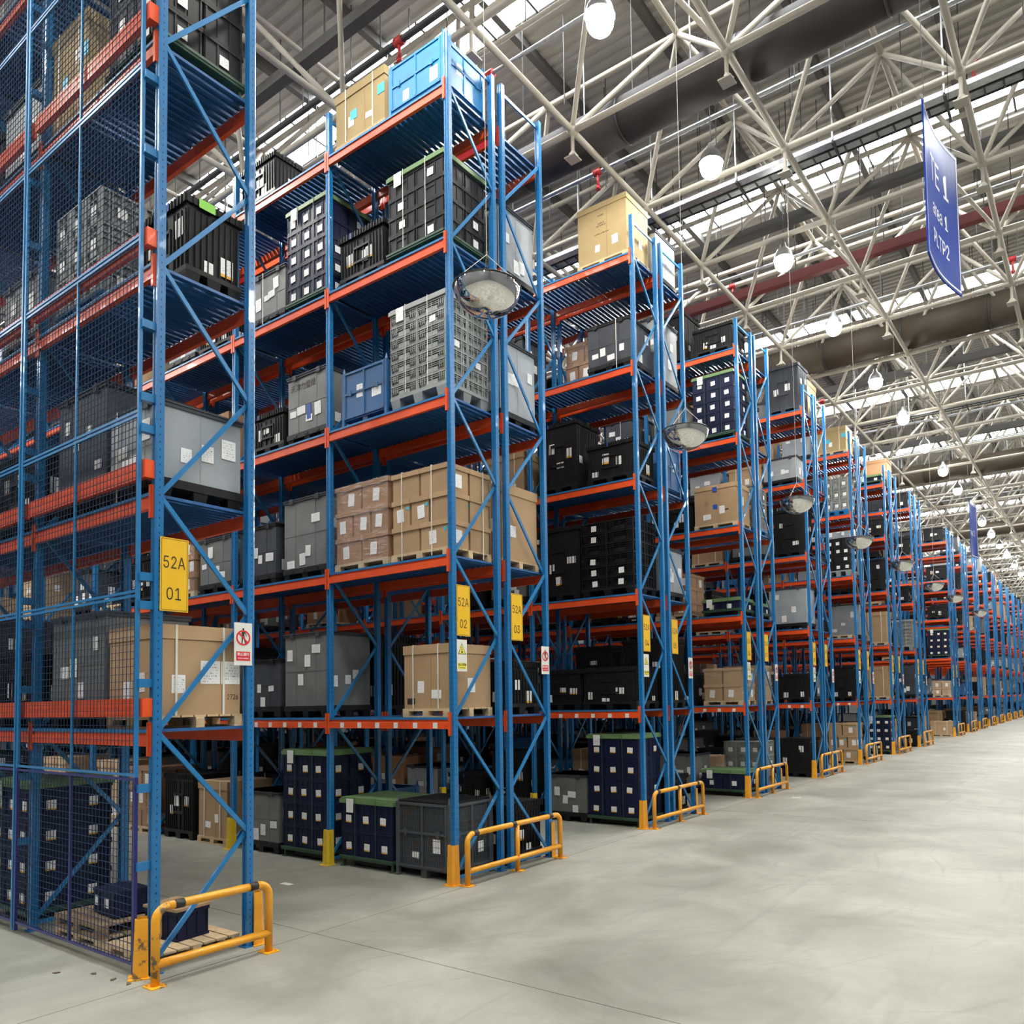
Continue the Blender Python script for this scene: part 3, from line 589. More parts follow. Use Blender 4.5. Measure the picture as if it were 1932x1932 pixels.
# ------------------------------------------------------------------ loads
def yc(n): return row_y(n)+D/2
class Ctx: pass
def stick(t, w, d, h, z0, rng, nf=2, ns=1, mats=('paper',), big=1.0):
    for i in range(nf):
        s = rng.uniform(.8, 1.25)*big; ww, hh = .15*s, .2*s
        if rng.random() < .3: ww, hh = .2*s, .13*s
        x = -w/2+.13+(i+rng.uniform(.1, .9))*(w-.26)/nf; z = z0+rng.uniform(.18, h-.25)
        m = rng.choice(mats); o = obj('label', cached(('lab', m), lambda: MB().box(-.5, .5, -.004, 0, -.5, .5).mesh(m)), t, (x, -d/2-.001, z), (0, rng.uniform(-.06, .06), 0), scale=(ww, 1, hh))
    for i in range(ns):
        s = rng.uniform(.8, 1.25)*big; y = -d/2+.13+(i+rng.uniform(.1, .9))*(d-.26)/ns; z = z0+rng.uniform(.18, h-.25)
        m = rng.choice(mats); obj('label', cached(('lab', m), None) if ('lab', m) in CACHE else cached(('lab', m), lambda: MB().box(-.5, .5, -.004, 0, -.5, .5).mesh(m)), t, (w/2+.001, y, z), (0, 0, PI/2), scale=(.15*s, 1, .2*s))
def pallet(lab, x, y, z, w, d, m='wood', detail=True):
    t = thing('wooden_pallet' if m in ('wood', 'woodd') else 'plastic_pallet', lab, 'pallet', (x, y, z))
    h = .144
    if m in ('wood', 'woodd'):
        if detail:
            n = 7
            for i in range(n):
                wd = (d-.02*(n-1))/n; yy = -d/2+i*(wd+.02); obj('deck_board', bx(m, -w/2, w/2, 0, wd, 0, .022), t, (0, yy, h-.022))
            for i in range(3):
                for j in range(3): obj('block', bx(m, -.07, .07, -.05, .05, 0, .078), t, ((i-1)*(w/2-.07), (j-1)*(d/2-.05), .022+.0))
                obj('stringer', bx(m, -w/2, w/2, -.05, .05, 0, .022), t, (0, (i-1)*(d/2-.05), .1)); obj('bottom_board', bx(m, -w/2, w/2, -.05, .05, 0, .022), t, (0, (i-1)*(d/2-.05), 0))
        else:
            b = MB(); b.box(-w/2, w/2, -d/2, d/2, .1, h)
            for i in (-1, 0, 1):
                b.box(-w/2, w/2, i*(d/2-.05)-.05, i*(d/2-.05)+.05, 0, .022)
                for j in (-1, 0, 1): b.box(i*(w/2-.07)-.07, i*(w/2-.07)+.07, j*(d/2-.05)-.05, j*(d/2-.05)+.05, .022, .1)
            obj('pallet_frame', cached(('palf', m, round(w, 2), round(d, 2)), lambda: b.mesh(m)), t)
    else:
        b = MB(); h2 = .26 if m == 'cgrey' else .2
        if m == 'dgreen':
            b.box(-w/2-.02, w/2+.02, -d/2-.02, d/2+.02, .13, .165).box(-w/2-.02, w/2+.02, -d/2-.03, -d/2-.01, .165, .2).box(w/2+.01, w/2+.03, -d/2-.02, d/2+.02, .165, .2)
            for i in (-1, 1):
                for j in (-1, 1): b.box(i*(w/2-.04)-.02, i*(w/2-.04)+.02, j*(d/2-.04)-.02, j*(d/2-.04)+.02, 0, .13).box(i*(w/2-.04)-.05, i*(w/2-.04)+.05, j*(d/2-.04)-.05, j*(d/2-.04)+.05, 0, .012)
            obj('deck', b.mesh(m), t); obj('underdeck', bx('black', -w*.32, w*.32, -d*.4, d*.4, .03, .13), t); return .17  # black block stands in for the deep shade in the opening below the deck
        b.box(-w/2, w/2, -d/2, d/2, h2-.05, h2)
        for i in (-1, 0, 1):
            for j in (-1, 0, 1): b.taper(i*(w/2-.12)-.11, i*(w/2-.12)+.11, j*(d/2-.1)-.1, j*(d/2-.1)+.1, 0, h2-.05, .03)
        obj('deck', b.mesh(m), t)
    return h if m in ('wood', 'woodd') else h2
def base_feet(b, w, d, h=.15, n=3):
    for i in range(n):
        for j in range(n):
            cx = (i/(n-1)-.5)*(w-.2); cy = (j/(n-1)-.5)*(d-.2); b.taper(cx-.09, cx+.09, cy-.09, cy+.09, 0, h, .02)
def L_bulk(c, tall=False, col='black'):
    w, d, h = c.w, c.d, c.h
    t = thing('bulk_bin', '%s ribbed bulk bin, %s' % ('black' if col == 'black' else 'dark grey', c.where), 'bin', (c.x, c.y, c.z), c.group)
    def body():
        b = MB(); base_feet(b, w, d, .14); b.taper(-w/2+.03, w/2-.03, -d/2+.03, d/2-.03, .12, h-.1, .015)
        n = max(5, int(w/.09))
        for i in range(n+1):
            x = -w/2+.06+i*(w-.12)/n
            if abs(x) > w*.16 or i % 2: b.box(x-.008, x+.008, -d/2+.018, -d/2+.04, .2, h-.16)
        n = max(5, int(d/.09))
        for i in range(n+1):
            y = -d/2+.06+i*(d-.12)/n; b.box(w/2-.04, w/2-.018, y-.008, y+.008, .2, h-.16)
        b.box(-w/2+.01, w/2-.01, -d/2+.01, d/2-.01, .13, .19).box(-w*.17, w*.17, -d/2+.008, -d/2+.04, h*.38, h*.42).box(-w*.17, w*.17, -d/2+.008, -d/2+.04, h*.66, h*.7).box(-w*.18, -w*.16, -d/2+.008, -d/2+.04, h*.38, h*.7).box(w*.16, w*.18, -d/2+.008, -d/2+.04, h*.38, h*.7)
        return b.mesh(col)
    obj('body', cached(('bulk', col, round(w, 2), round(d, 2), round(h, 2)), body), t)
    def lid():
        b = MB(); b.box(-w/2, w/2, -d/2, d/2, h-.1, h-.015)
        n = int(w/.075)
        for i in range(n+1):
            x = -w/2+.01+i*(w-.035)/n; b.box(x, x+.018, -d/2-.014, -d/2+.05, h-.105, h).box(x, x+.018, d/2-.05, d/2+.014, h-.105, h)
        n = int(d/.075)
        for i in range(n+1):
            y = -d/2+.01+i*(d-.035)/n; b.box(w/2-.05, w/2+.014, y, y+.018, h-.105, h)
        return b.mesh(col)
    obj('lid', cached(('blid', col, round(w, 2), round(d, 2), round(h, 2)), lid), t)
    stick(t, w-.06, d-.06, h-.1, .0, c.r, c.nl, c.nl//2+1, ('paper', 'paper', 'paper_y'))
    if c.lime: obj('tag', bx('lime', 0, .004, -.1, .1, -.06, .05), t, (w/2+.015, -d*.15, h-.06), label='bright green tag')
    if c.r.random() < .4: obj('tag', bx('bluetag', -.015, .015, -.004, 0, -.05, .05), t, (c.r.uniform(-w*.3, w*.3), -d/2-.016, h-.06))
def L_sleeve(c, col='grey'):
    w, d, h = c.w, c.d, c.h; nm = {'grey': 'grey', 'lgrey': 'light grey', 'dgrey': 'dark blue-grey'}[col]
    t = thing('sleeve_pack', '%s sleeve box on black tray, %s' % (nm, c.where), 'box', (c.x, c.y, c.z), c.group)
    def sl():
        b = MB(); b.box(-w/2+.02, w/2-.02, -d/2+.02, d/2-.02, .2, h-.06)
        for x in (-w*.22, w*.24): b.box(x-.003, x+.003, -d/2+.015, -d/2+.03, .2, h-.06)
        b.box(-w/2+.03, w/2-.03, -d/2+.015, -d/2+.03, h*.54, h*.545).box(w/2-.03, w/2-.015, -.004, .004, .2, h-.06)
        return b.mesh(col)
    obj('sleeve', cached(('slv', col, round(w, 2), round(d, 2), round(h, 2)), sl), t)
    def base():
        b = MB(); base_feet(b, w, d, .13); b.box(-w/2, w/2, -d/2, d/2, .12, .22)
        for x in (-.28, 0, .28): b.box(x*w-.04, x*w+.04, -d/2-.01, -d/2, .14, .18)
        return b.mesh('black')
    obj('tray', cached(('slb', round(w, 2), round(d, 2)), base), t)
    def lid():
        b = MB(); b.box(-w/2, w/2, -d/2, d/2, h-.07, h-.01).box(-w/2-.01, w/2+.01, -d/2-.01, d/2+.01, h-.03, h-.01)
        for x in (-.3, .3): b.box(x*w-.05, x*w+.05, -d/2-.016, -d/2, h-.1, h)
        return b.mesh('dgrey' if col != 'dgrey' else 'black')
    obj('lid', cached(('sll', col, round(w, 2), round(d, 2), round(h, 2)), lid), t)
    stick(t, w-.03, d-.03, h-.15 if not c.writing else h*.6, .1, c.r, c.nl+1, c.nl, ('paper',))
    if c.r.random() < .5 and c.near:
        x = w*c.r.uniform(-.3, .3)
        obj('strap', bx('strap', -.008, .008, -d/2-.018, -d/2-.012, .02, h+.004), t, (x, 0, 0))
    if c.writing: obj('lettering', text_mesh('天津力登维', .11, 'ink', bold=.001), t, (-.12, -d/2+.014, h*.78), FY)
    if c.writing: obj('tag', bx('bluetag', -.06, .06, -.004, 0, -.14, .14), t, (w*.05, -d/2+.013, h*.42), label='blue tag')
def L_carton(c, col='carton', straps=2, lidh=.17, marks=None, palm='wood'):
    w, d = c.w, c.d
    ph = pallet('wooden pallet under carton, %s' % c.where, c.x, c.y, c.z, w, d, palm, c.near); h = c.h-ph
    nm = {'carton': 'brown cardboard', 'cartonb': 'dark brown cardboard', 'cream': 'yellowish cardboard'}[col]
    t = thing('carton_box', '%s box with lid, %s' % (nm, c.where), 'box', (c.x, c.y, c.z+ph), c.group)
    obj('body', bx(col, -w/2+.02, w/2-.02, -d/2+.02, d/2-.02, 0, h-.03), t)
    obj('lid', bx(col, -w/2+.005, w/2-.005, -d/2+.005, d/2-.005, h-lidh, h), t)
    if c.near: obj('seam', bx('cartonb', -.004, .004, -d/2+.017, -d/2+.02, 0, h-lidh), t, (w*.1, 0, 0))
    for i in range(straps):
        x = (-.27, .27)[i]*w
        obj('strap', cached(('strp', round(d, 2), round(h, 2)), lambda: MB().box(-.011, .011, -d/2-.004, -d/2+.003, 0, h).box(-.011, .011, -d/2-.004, d/2+.004, h, h+.006).box(-.011, .011, d/2-.003, d/2+.004, 0, h).mesh('strap')), t, (x, 0, 0))
    stick(t, w-.038, d-.038, h-lidh-.04, 0, c.r, max(1, c.nl-1), 1, ('paper',))
    if marks == 'star':
        def mk():
            b = MB(); ring(b, .058, .068, 0, .002, 28)
            for k in range(3):
                a = PI/2+k*2*PI/3; b.bar((.001, 0, 0), (.001, .06*math.cos(a), .06*math.sin(a)), .012, .002)
            return b.mesh('cartonb')
        obj('emblem', cached('star', mk), t, (-w*.2, -d/2+.017, h*.55), (0, 0, -PI/2))
        for z in (.9, .45): obj('tag', bx('bluetag', -.07, .07, -.004, 0, -.07, .07), t, (0, -d/2+.003 if z > .8 else -d/2+.018, h*z-.02), label='blue tag')
        obj('print_mark', bx('ink', -.05, .05, -.003, 0, -.02, .02), t, (w*.27, -d/2+.018, h*.33))
    if marks == 'lines':
        for k, (zz, ww) in enumerate(((.78, .22), (.64, .2), (.6, .3), (.46, .42))): [obj('print_mark', bx('inkb', 0, .022+.012*((q*7+k) % 3), -.003, 0, -.012, .012+.004*(q % 2)), t, (-ww/2+q*.045, -d/2+.018, h*zz)) for q in range(int(ww/.045))]
    if marks == 'cyan':
        for x, z in ((-.12, .45), (.42, .6)): obj('tag', bx('cyan', -.09, .09, -.004, 0, -.09, .09), t, (x*w, -d/2+.017, h*z), label='cyan tag')
    if marks == 'number':
        for y in (-.27, .27): obj('strap', bx('strap', 0, .005, -.012, .012, 0, h+.003), t, (w/2-.005, y*d, 0)); obj('strap', bx('strap', -w/2, w/2, -.012, .012, 0, .005), t, (0, y*d, h))
        for y in (.12, .36): obj('label', cached(('lab', 'paper'), lambda: 0), t, (w/2-.018, y*d+.0, h*.48), (0, 0, PI/2), scale=(.235, 1, .27))
    if marks == 'number': obj('lettering', text_mesh('2726', .085, 'ink', .7), t, (w/2-.019, d*.39, h*.17), FX)
    if marks == 'arrows': obj('print_mark', bx('ink', -.09, .09, -.003, 0, -.05, .05), t, (-w*.33, -d/2+.018, .12))
    return t
MT['inkb'] = mat('faded_print', (.16, .11, .05), .7)
def crate_mesh(w, d, h, m, style):
    def mk():
        i_ = .012 if style == 0 else .035; b = MB(); b.box(-w/2+i_, w/2-i_, -d/2+i_, d/2-i_, 0, h-.02); b.box(-w/2, w/2, -d/2, d/2, h-(.045 if style == 0 else .03), h-.004)
        if style == 0:
            b.box(-w/2+.002, w/2-.002, -d/2+.002, d/2-.002, .0, .03)
            for x in (-.46, -.2, .2, .46): b.box(x*w-.008, x*w+.008, -d/2+.003, -d/2+.013, .02, h-.04)
            b.box(-w*.2, w*.2, -d/2+.003, -d/2+.013, h*.62, h*.66)
            for y in (-.44, -.15, .15, .44): b.box(w/2-.013, w/2-.003, y*d-.01, y*d+.01, .02, h-.04)
        else:
            for x in (-.485, -.4, -.33, -.26, .0, .26, .33, .4, .485): b.box(x*w-.006, x*w+.006, -d/2+.002, -d/2+.036, .0 if abs(x) > .45 or x == 0 else h*.3, h-.03)
            b.box(-w*.2, w*.2, -d/2+.006, -d/2+.036, h*.08, h*.42)
            for z in (.03, .55, .7): b.box(-w/2+.004, w/2-.004, -d/2+.004, -d/2+.036, h*z, h*z+.01); b.box(w/2-.036, w/2-.004, -d/2+.004, d/2-.004, h*z, h*z+.01)
            for y in (-.48, -.3, -.22, .0, .22, .3, .48): b.box(w/2-.036, w/2-.002, y*d-.008, y*d+.008, 0, h-.03)
        return b.mesh(m)
    return cached(('crate', round(w, 3), round(d, 3), round(h, 3), m, style), mk)
def L_crates(c, nx, nz, col='navy', lid='green', palm='dgreen', style=0, lab=1.0, labm='paper', strap=True):
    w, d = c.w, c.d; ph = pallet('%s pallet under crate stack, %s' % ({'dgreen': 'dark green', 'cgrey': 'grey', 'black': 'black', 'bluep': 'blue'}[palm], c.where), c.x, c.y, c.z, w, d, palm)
    lh = .1 if lid else 0; ch = (c.h-ph-lh)/nz; cw = w/nx-.006; cdp = d/2-.006
    nm = {'navy': 'navy', 'kblack': 'black', 'cgrey': 'grey'}[col]; LN = ['bottom layer'] + [ORD[k-1]+' layer' for k in range(2, nz)] + ['top layer']
    CN = {1: [''], 2: ['left', 'right'], 3: ['left', 'middle', 'right']}[nx]
    for k in range(nz):
        for i in range(nx):
            for j in (0, 1):
                if j == 1 and i < nx-1: continue
                ww = '%s crate, %s, %s%s, %s' % (nm, LN[k] if k < nz-1 else 'top layer', 'rear ' if j else '', CN[i], c.swhere)
                t = thing('plastic_crate', ww, 'crate', (c.x-w/2+(i+.5)*w/nx, c.y-d/4+j*d/2, c.z+ph+k*ch), c.group2)
                obj('body', crate_mesh(cw, cdp, ch, col, style), t)
                if (c.r.random() < lab): obj('label', cached(('lab', labm), lambda: MB().box(-.5, .5, -.004, 0, -.5, .5).mesh(labm)), t, (c.r.uniform(-.03, .03), -cdp/2+(.003 if style == 0 else 0), ch*.42), (0, c.r.uniform(-.08, .08), 0), scale=(.14, 1, min(.13, ch*.5)))
                if i == nx-1 and c.r.random() < lab*.8: obj('label', cached(('lab', labm), None) if ('lab', labm) in CACHE else cached(('lab', labm), lambda: MB().box(-.5, .5, -.004, 0, -.5, .5).mesh(labm)), t, (cw/2-.0, 0, ch*.42), (0, 0, PI/2), scale=(.12, 1, min(.13, ch*.5)))
    if lid:
        t = thing('pallet_tray', '%s cap on crate stack, %s' % ('green' if lid == 'green' else 'grey', c.where), 'lid', (c.x, c.y, c.z+c.h-lh))
        obj('lid_shell', MB().box(-w/2-.02, w/2+.02, -d/2-.02, d/2+.02, 0, lh*.7).taper(-w/2+.0, w/2-.0, -d/2, d/2, lh*.7, lh, .0).mesh(lid), t)
        obj('label', cached(('lab', 'paper'), lambda: 0), t, (-w*.3, -d/2-.021, -.04), scale=(.18, 1, .24)) if ('lab', 'paper') in CACHE else None
        if strap:
            for x in (-.2, .2): obj('strap', bx('strap' if col != 'navy' else 'dgreen', -.006, .006, -d/2-.026, -d/2-.022, -(c.h-lh-ph-.02), lh), t, (x*w, 0, 0))
def L_stillage(c, m='teal'):
    w, d, h = c.w, c.d, c.h; nm = {'teal': 'bright blue', 'steelblue': 'worn blue', 'cage': 'rusty dark steel'}[m]
    t = thing('stillage', '%s steel stillage, %s' % (nm, c.where), 'crate', (c.x, c.y, c.z), c.group)
    for i in (-1, 1):
        for j in (-1, 1):
            obj('corner_post', cached(('cpost', round(h, 2), m), lambda: MB().box(-.03, .03, -.03, .03, 0, h).tube((0, 0, h), (0, 0, h+.11), .035, 4, .006).box(-.05, .05, -.05, .05, 0, .03).mesh(m)), t, (i*(w/2-.03), j*(d/2-.03), 0))
    def front(ww, cagey):
        b = MB(); b.box(-ww/2+.06, ww/2-.06, .0, .02, .16, .2).box(-ww/2+.06, ww/2-.06, -.008, .03, h*.58, h*.58+.035).box(-ww/2+.06, ww/2-.06, -.008, .03, h-.05, h-.01).box(-.02, .02, -.006, .02, .18, h-.03)
        for x in (-ww/2+.06, ww/2-.1): b.box(x, x+.04, -.006, .02, .18, h-.03)
        for x in (-ww*.3, ww*.3): b.box(x-.03, x+.03, -.02, -.006, h*.55, h*.64)
        b.box(-ww/2+.06, ww/2-.06, .008, .016, .18, h-.03) if not cagey else None
        if cagey:
            x = -ww/2+.08
            while x < ww/2-.07: b.box(x-.004, x+.004, .004, .012, .18, h-.03); x += .05
            z = .22
            while z < h-.05: b.box(-ww/2+.07, ww/2-.07, .004, .012, z-.004, z+.004); z += .1
            b.box(-ww/2+.07, ww/2-.07, .03, .034, .18, h-.03)
        return b.mesh(m)
    obj('front_panel', front(w, m == 'cage'), t, (0, -d/2, 0)); obj('back_panel', front(w, False), t, (0, d/2, 0), (0, 0, PI))
    obj('side_panel', front(d, m == 'cage'), t, (w/2, 0, 0), (0, 0, PI/2)); obj('side_panel', front(d, m == 'cage'), t, (-w/2, 0, 0), (0, 0, -PI/2))
    obj('base', MB().box(-w/2+.03, w/2-.03, -d/2+.02, d/2-.02, .13, .18).box(-.06, .06, -d/2+.03, d/2-.03, .0, .13).mesh(m), t)
    if m == 'cage': obj('lid', MB().box(-w/2+.02, w/2-.02, -d/2+.02, d/2-.02, h-.03, h+.02).mesh('black'), t, label='black plastic lid')
    stick(t, w-.02, d-.02, h-.2, .1, c.r, 2, 1, ('paper',))
def L_cartons(c, nx=3, nz=3, col='carton', wrap=False, nl=.7):
    w, d = c.w, c.d; ph = pallet('wooden pallet under stacked cartons, %s' % c.where, c.x, c.y, c.z, w, d, 'wood', c.near); ch = (c.h-ph)/nz
    nm = 'brown' if col == 'carton' else 'dark brown'; CN = {2: ['left', 'right'], 3: ['left', 'middle', 'right']}
    for k in range(nz):
        n = nx if k % 2 else max(2, nx-1)
        for i in range(n):
            for j in (0, 1):
                if j == 1 and i < n-1: continue
                cw, cdp = w/n-.01, d/2-.01; ww = '%s carton, %s layer, %s%s, %s' % (nm, ['bottom', 'second', 'third', 'fourth', 'fifth'][k], 'rear ' if j else '', CN[n][i], c.swhere.replace('stack', 'wrapped stack' if wrap else 'stack'))
                t = thing('carton_box', ww, 'box', (c.x-w/2+(i+.5)*w/n, c.y-d/4+j*d/2, c.z+ph+k*ch), c.group2)
                obj('body', bx(col, -cw/2+.02, cw/2-.02, -cdp/2+.02, cdp/2-.02, 0, ch-.01), t); obj('lid', bx(col, -cw/2, cw/2, -cdp/2, cdp/2, ch-.085, ch-.003), t)
                if c.r.random() < nl:
                    obj('label', cached(('lab', 'paper'), lambda: MB().box(-.5, .5, -.004, 0, -.5, .5).mesh('paper')), t, (c.r.uniform(-.08, .08), -cdp/2+.018, ch*.42), (0, c.r.uniform(-.1, .1), 0), scale=(.16, 1, .22))
                    if not wrap: obj('tag', bx('cyan', -.03, .03, -.004, 0, -.03, .03), t, (cw*.36, -cdp/2+.018, ch*.66), label='cyan tag')
                if i == n-1 and c.r.random() < .5: obj('label', cached(('lab', 'paper'), lambda: 0), t, (cw/2-.018, 0, ch*.42), (0, 0, PI/2), scale=(.16, 1, .22)) if ('lab', 'paper') in CACHE else None
    if wrap:
        t = thing('stretch_wrap', 'clear stretch film around cartons, %s' % c.where, 'wrap', (c.x, c.y, c.z+.1))
        b = MB(); r = random.Random(c.x); n = 16; H2 = c.h-.1; per = []
        for k in range(9):
            z = H2*k/8
            for q, (ax, ay) in enumerate(((-1, -1), (1, -1), (1, 1), (-1, 1))): b.v.append((ax*(w/2+.012+r.uniform(0, .012)), ay*(d/2+.012+r.uniform(0, .012)), z))
        for k in range(8):
            for q in range(4): b.f.append((k*4+q, k*4+(q+1) % 4, (k+1)*4+(q+1) % 4, (k+1)*4+q)); b.m.append(0)
        b.f.append((32, 33, 34, 35)); b.m.append(0); obj('film', b.mesh('film'), t)
    elif c.near:
        t = thing('strapping', 'cream plastic straps around stacked cartons, %s' % c.where, 'strap', (c.x, c.y, c.z+.03))
        for x in (-.3, .22): obj('strap', bx('strap', -.009, .009, -d/2-.008, -d/2-.003, 0, c.h-.02), t, (x*w, 0, 0)); obj('strap', bx('strap', -.009, .009, -d/2-.008, d/2, c.h-.026, c.h-.02), t, (x*w, 0, 0))
        obj('strap', bx('strap', w/2+.003, w/2+.008, -.009, .009, 0, c.h-.02), t, (0, d*.3, 0))
def L_pallets(c, k=1):
    for i in range(k): pallet('%swooden pallet, %s' % ('empty ' if k == 1 else ['lower ', 'upper '][i], c.where), c.x, c.y, c.z+i*.15, c.w, c.d, 'wood' if i % 2 == 0 else 'woodd')
KIND = {
    'bulk': L_bulk, 'bulkg': lambda c: L_bulk(c, col='dgrey'), 'sleeve': L_sleeve, 'lsleeve': lambda c: L_sleeve(c, 'lgrey'), 'dsleeve': lambda c: L_sleeve(c, 'dgrey'),
    'carton': L_carton, 'cartonc': lambda c: L_carton(c, 'cream', 0, .13, 'lines'), 'cartony': lambda c: L_carton(c, 'cream', 2, .16, 'cyan'), 'cartonb': lambda c: L_carton(c, 'cartonb', 0), 'cartons1': lambda c: L_carton(c, 'carton', 0, .13, 'star'),
    'carton1': lambda c: L_carton(c, 'carton', 2, .15, 'arrows'), 'cartonn': lambda c: L_carton(c, 'carton', 0, .16, 'number'), 'blkg': lambda c: L_crates(c, 2, 4, 'kblack', None, 'dgreen', 0, .7),
    'navy5': lambda c: L_crates(c, 3, 5), 'navy4': lambda c: L_crates(c, 3, 4, labm='paper_y'), 'navy2': lambda c: L_crates(c, 3, 2, labm='paper_y'), 'navy1': lambda c: L_crates(c, 2, 1), 'blk4': lambda c: L_crates(c, 2, 4, 'kblack', lab=.6), 'blk8': lambda c: L_crates(c, 2, 6, 'kblack', None, 'black', 1, .5),
    'gry7': lambda c: L_crates(c, 2, 7, 'cgrey', 'cgrey', 'cgrey', 1, .12), 'gry3': lambda c: L_crates(c, 3, 3, 'cgrey', None, 'bluep', 1, .9), 'blk5t': lambda c: L_crates(c, 3, 4, 'kblack', None, 'cgrey', 0, .8),
    'still': L_stillage, 'stillw': lambda c: L_stillage(c, 'steelblue'), 'cage': lambda c: L_stillage(c, 'cage'),
    'boxes': L_cartons, 'wrap': lambda c: L_cartons(c, 3, 3, 'cartonb', True, 1.0), 'wrap1': lambda c: L_cartons(c, 2, 2, 'carton', True), 'pal': L_pallets, 'pal2': lambda c: L_pallets(c, 2)}
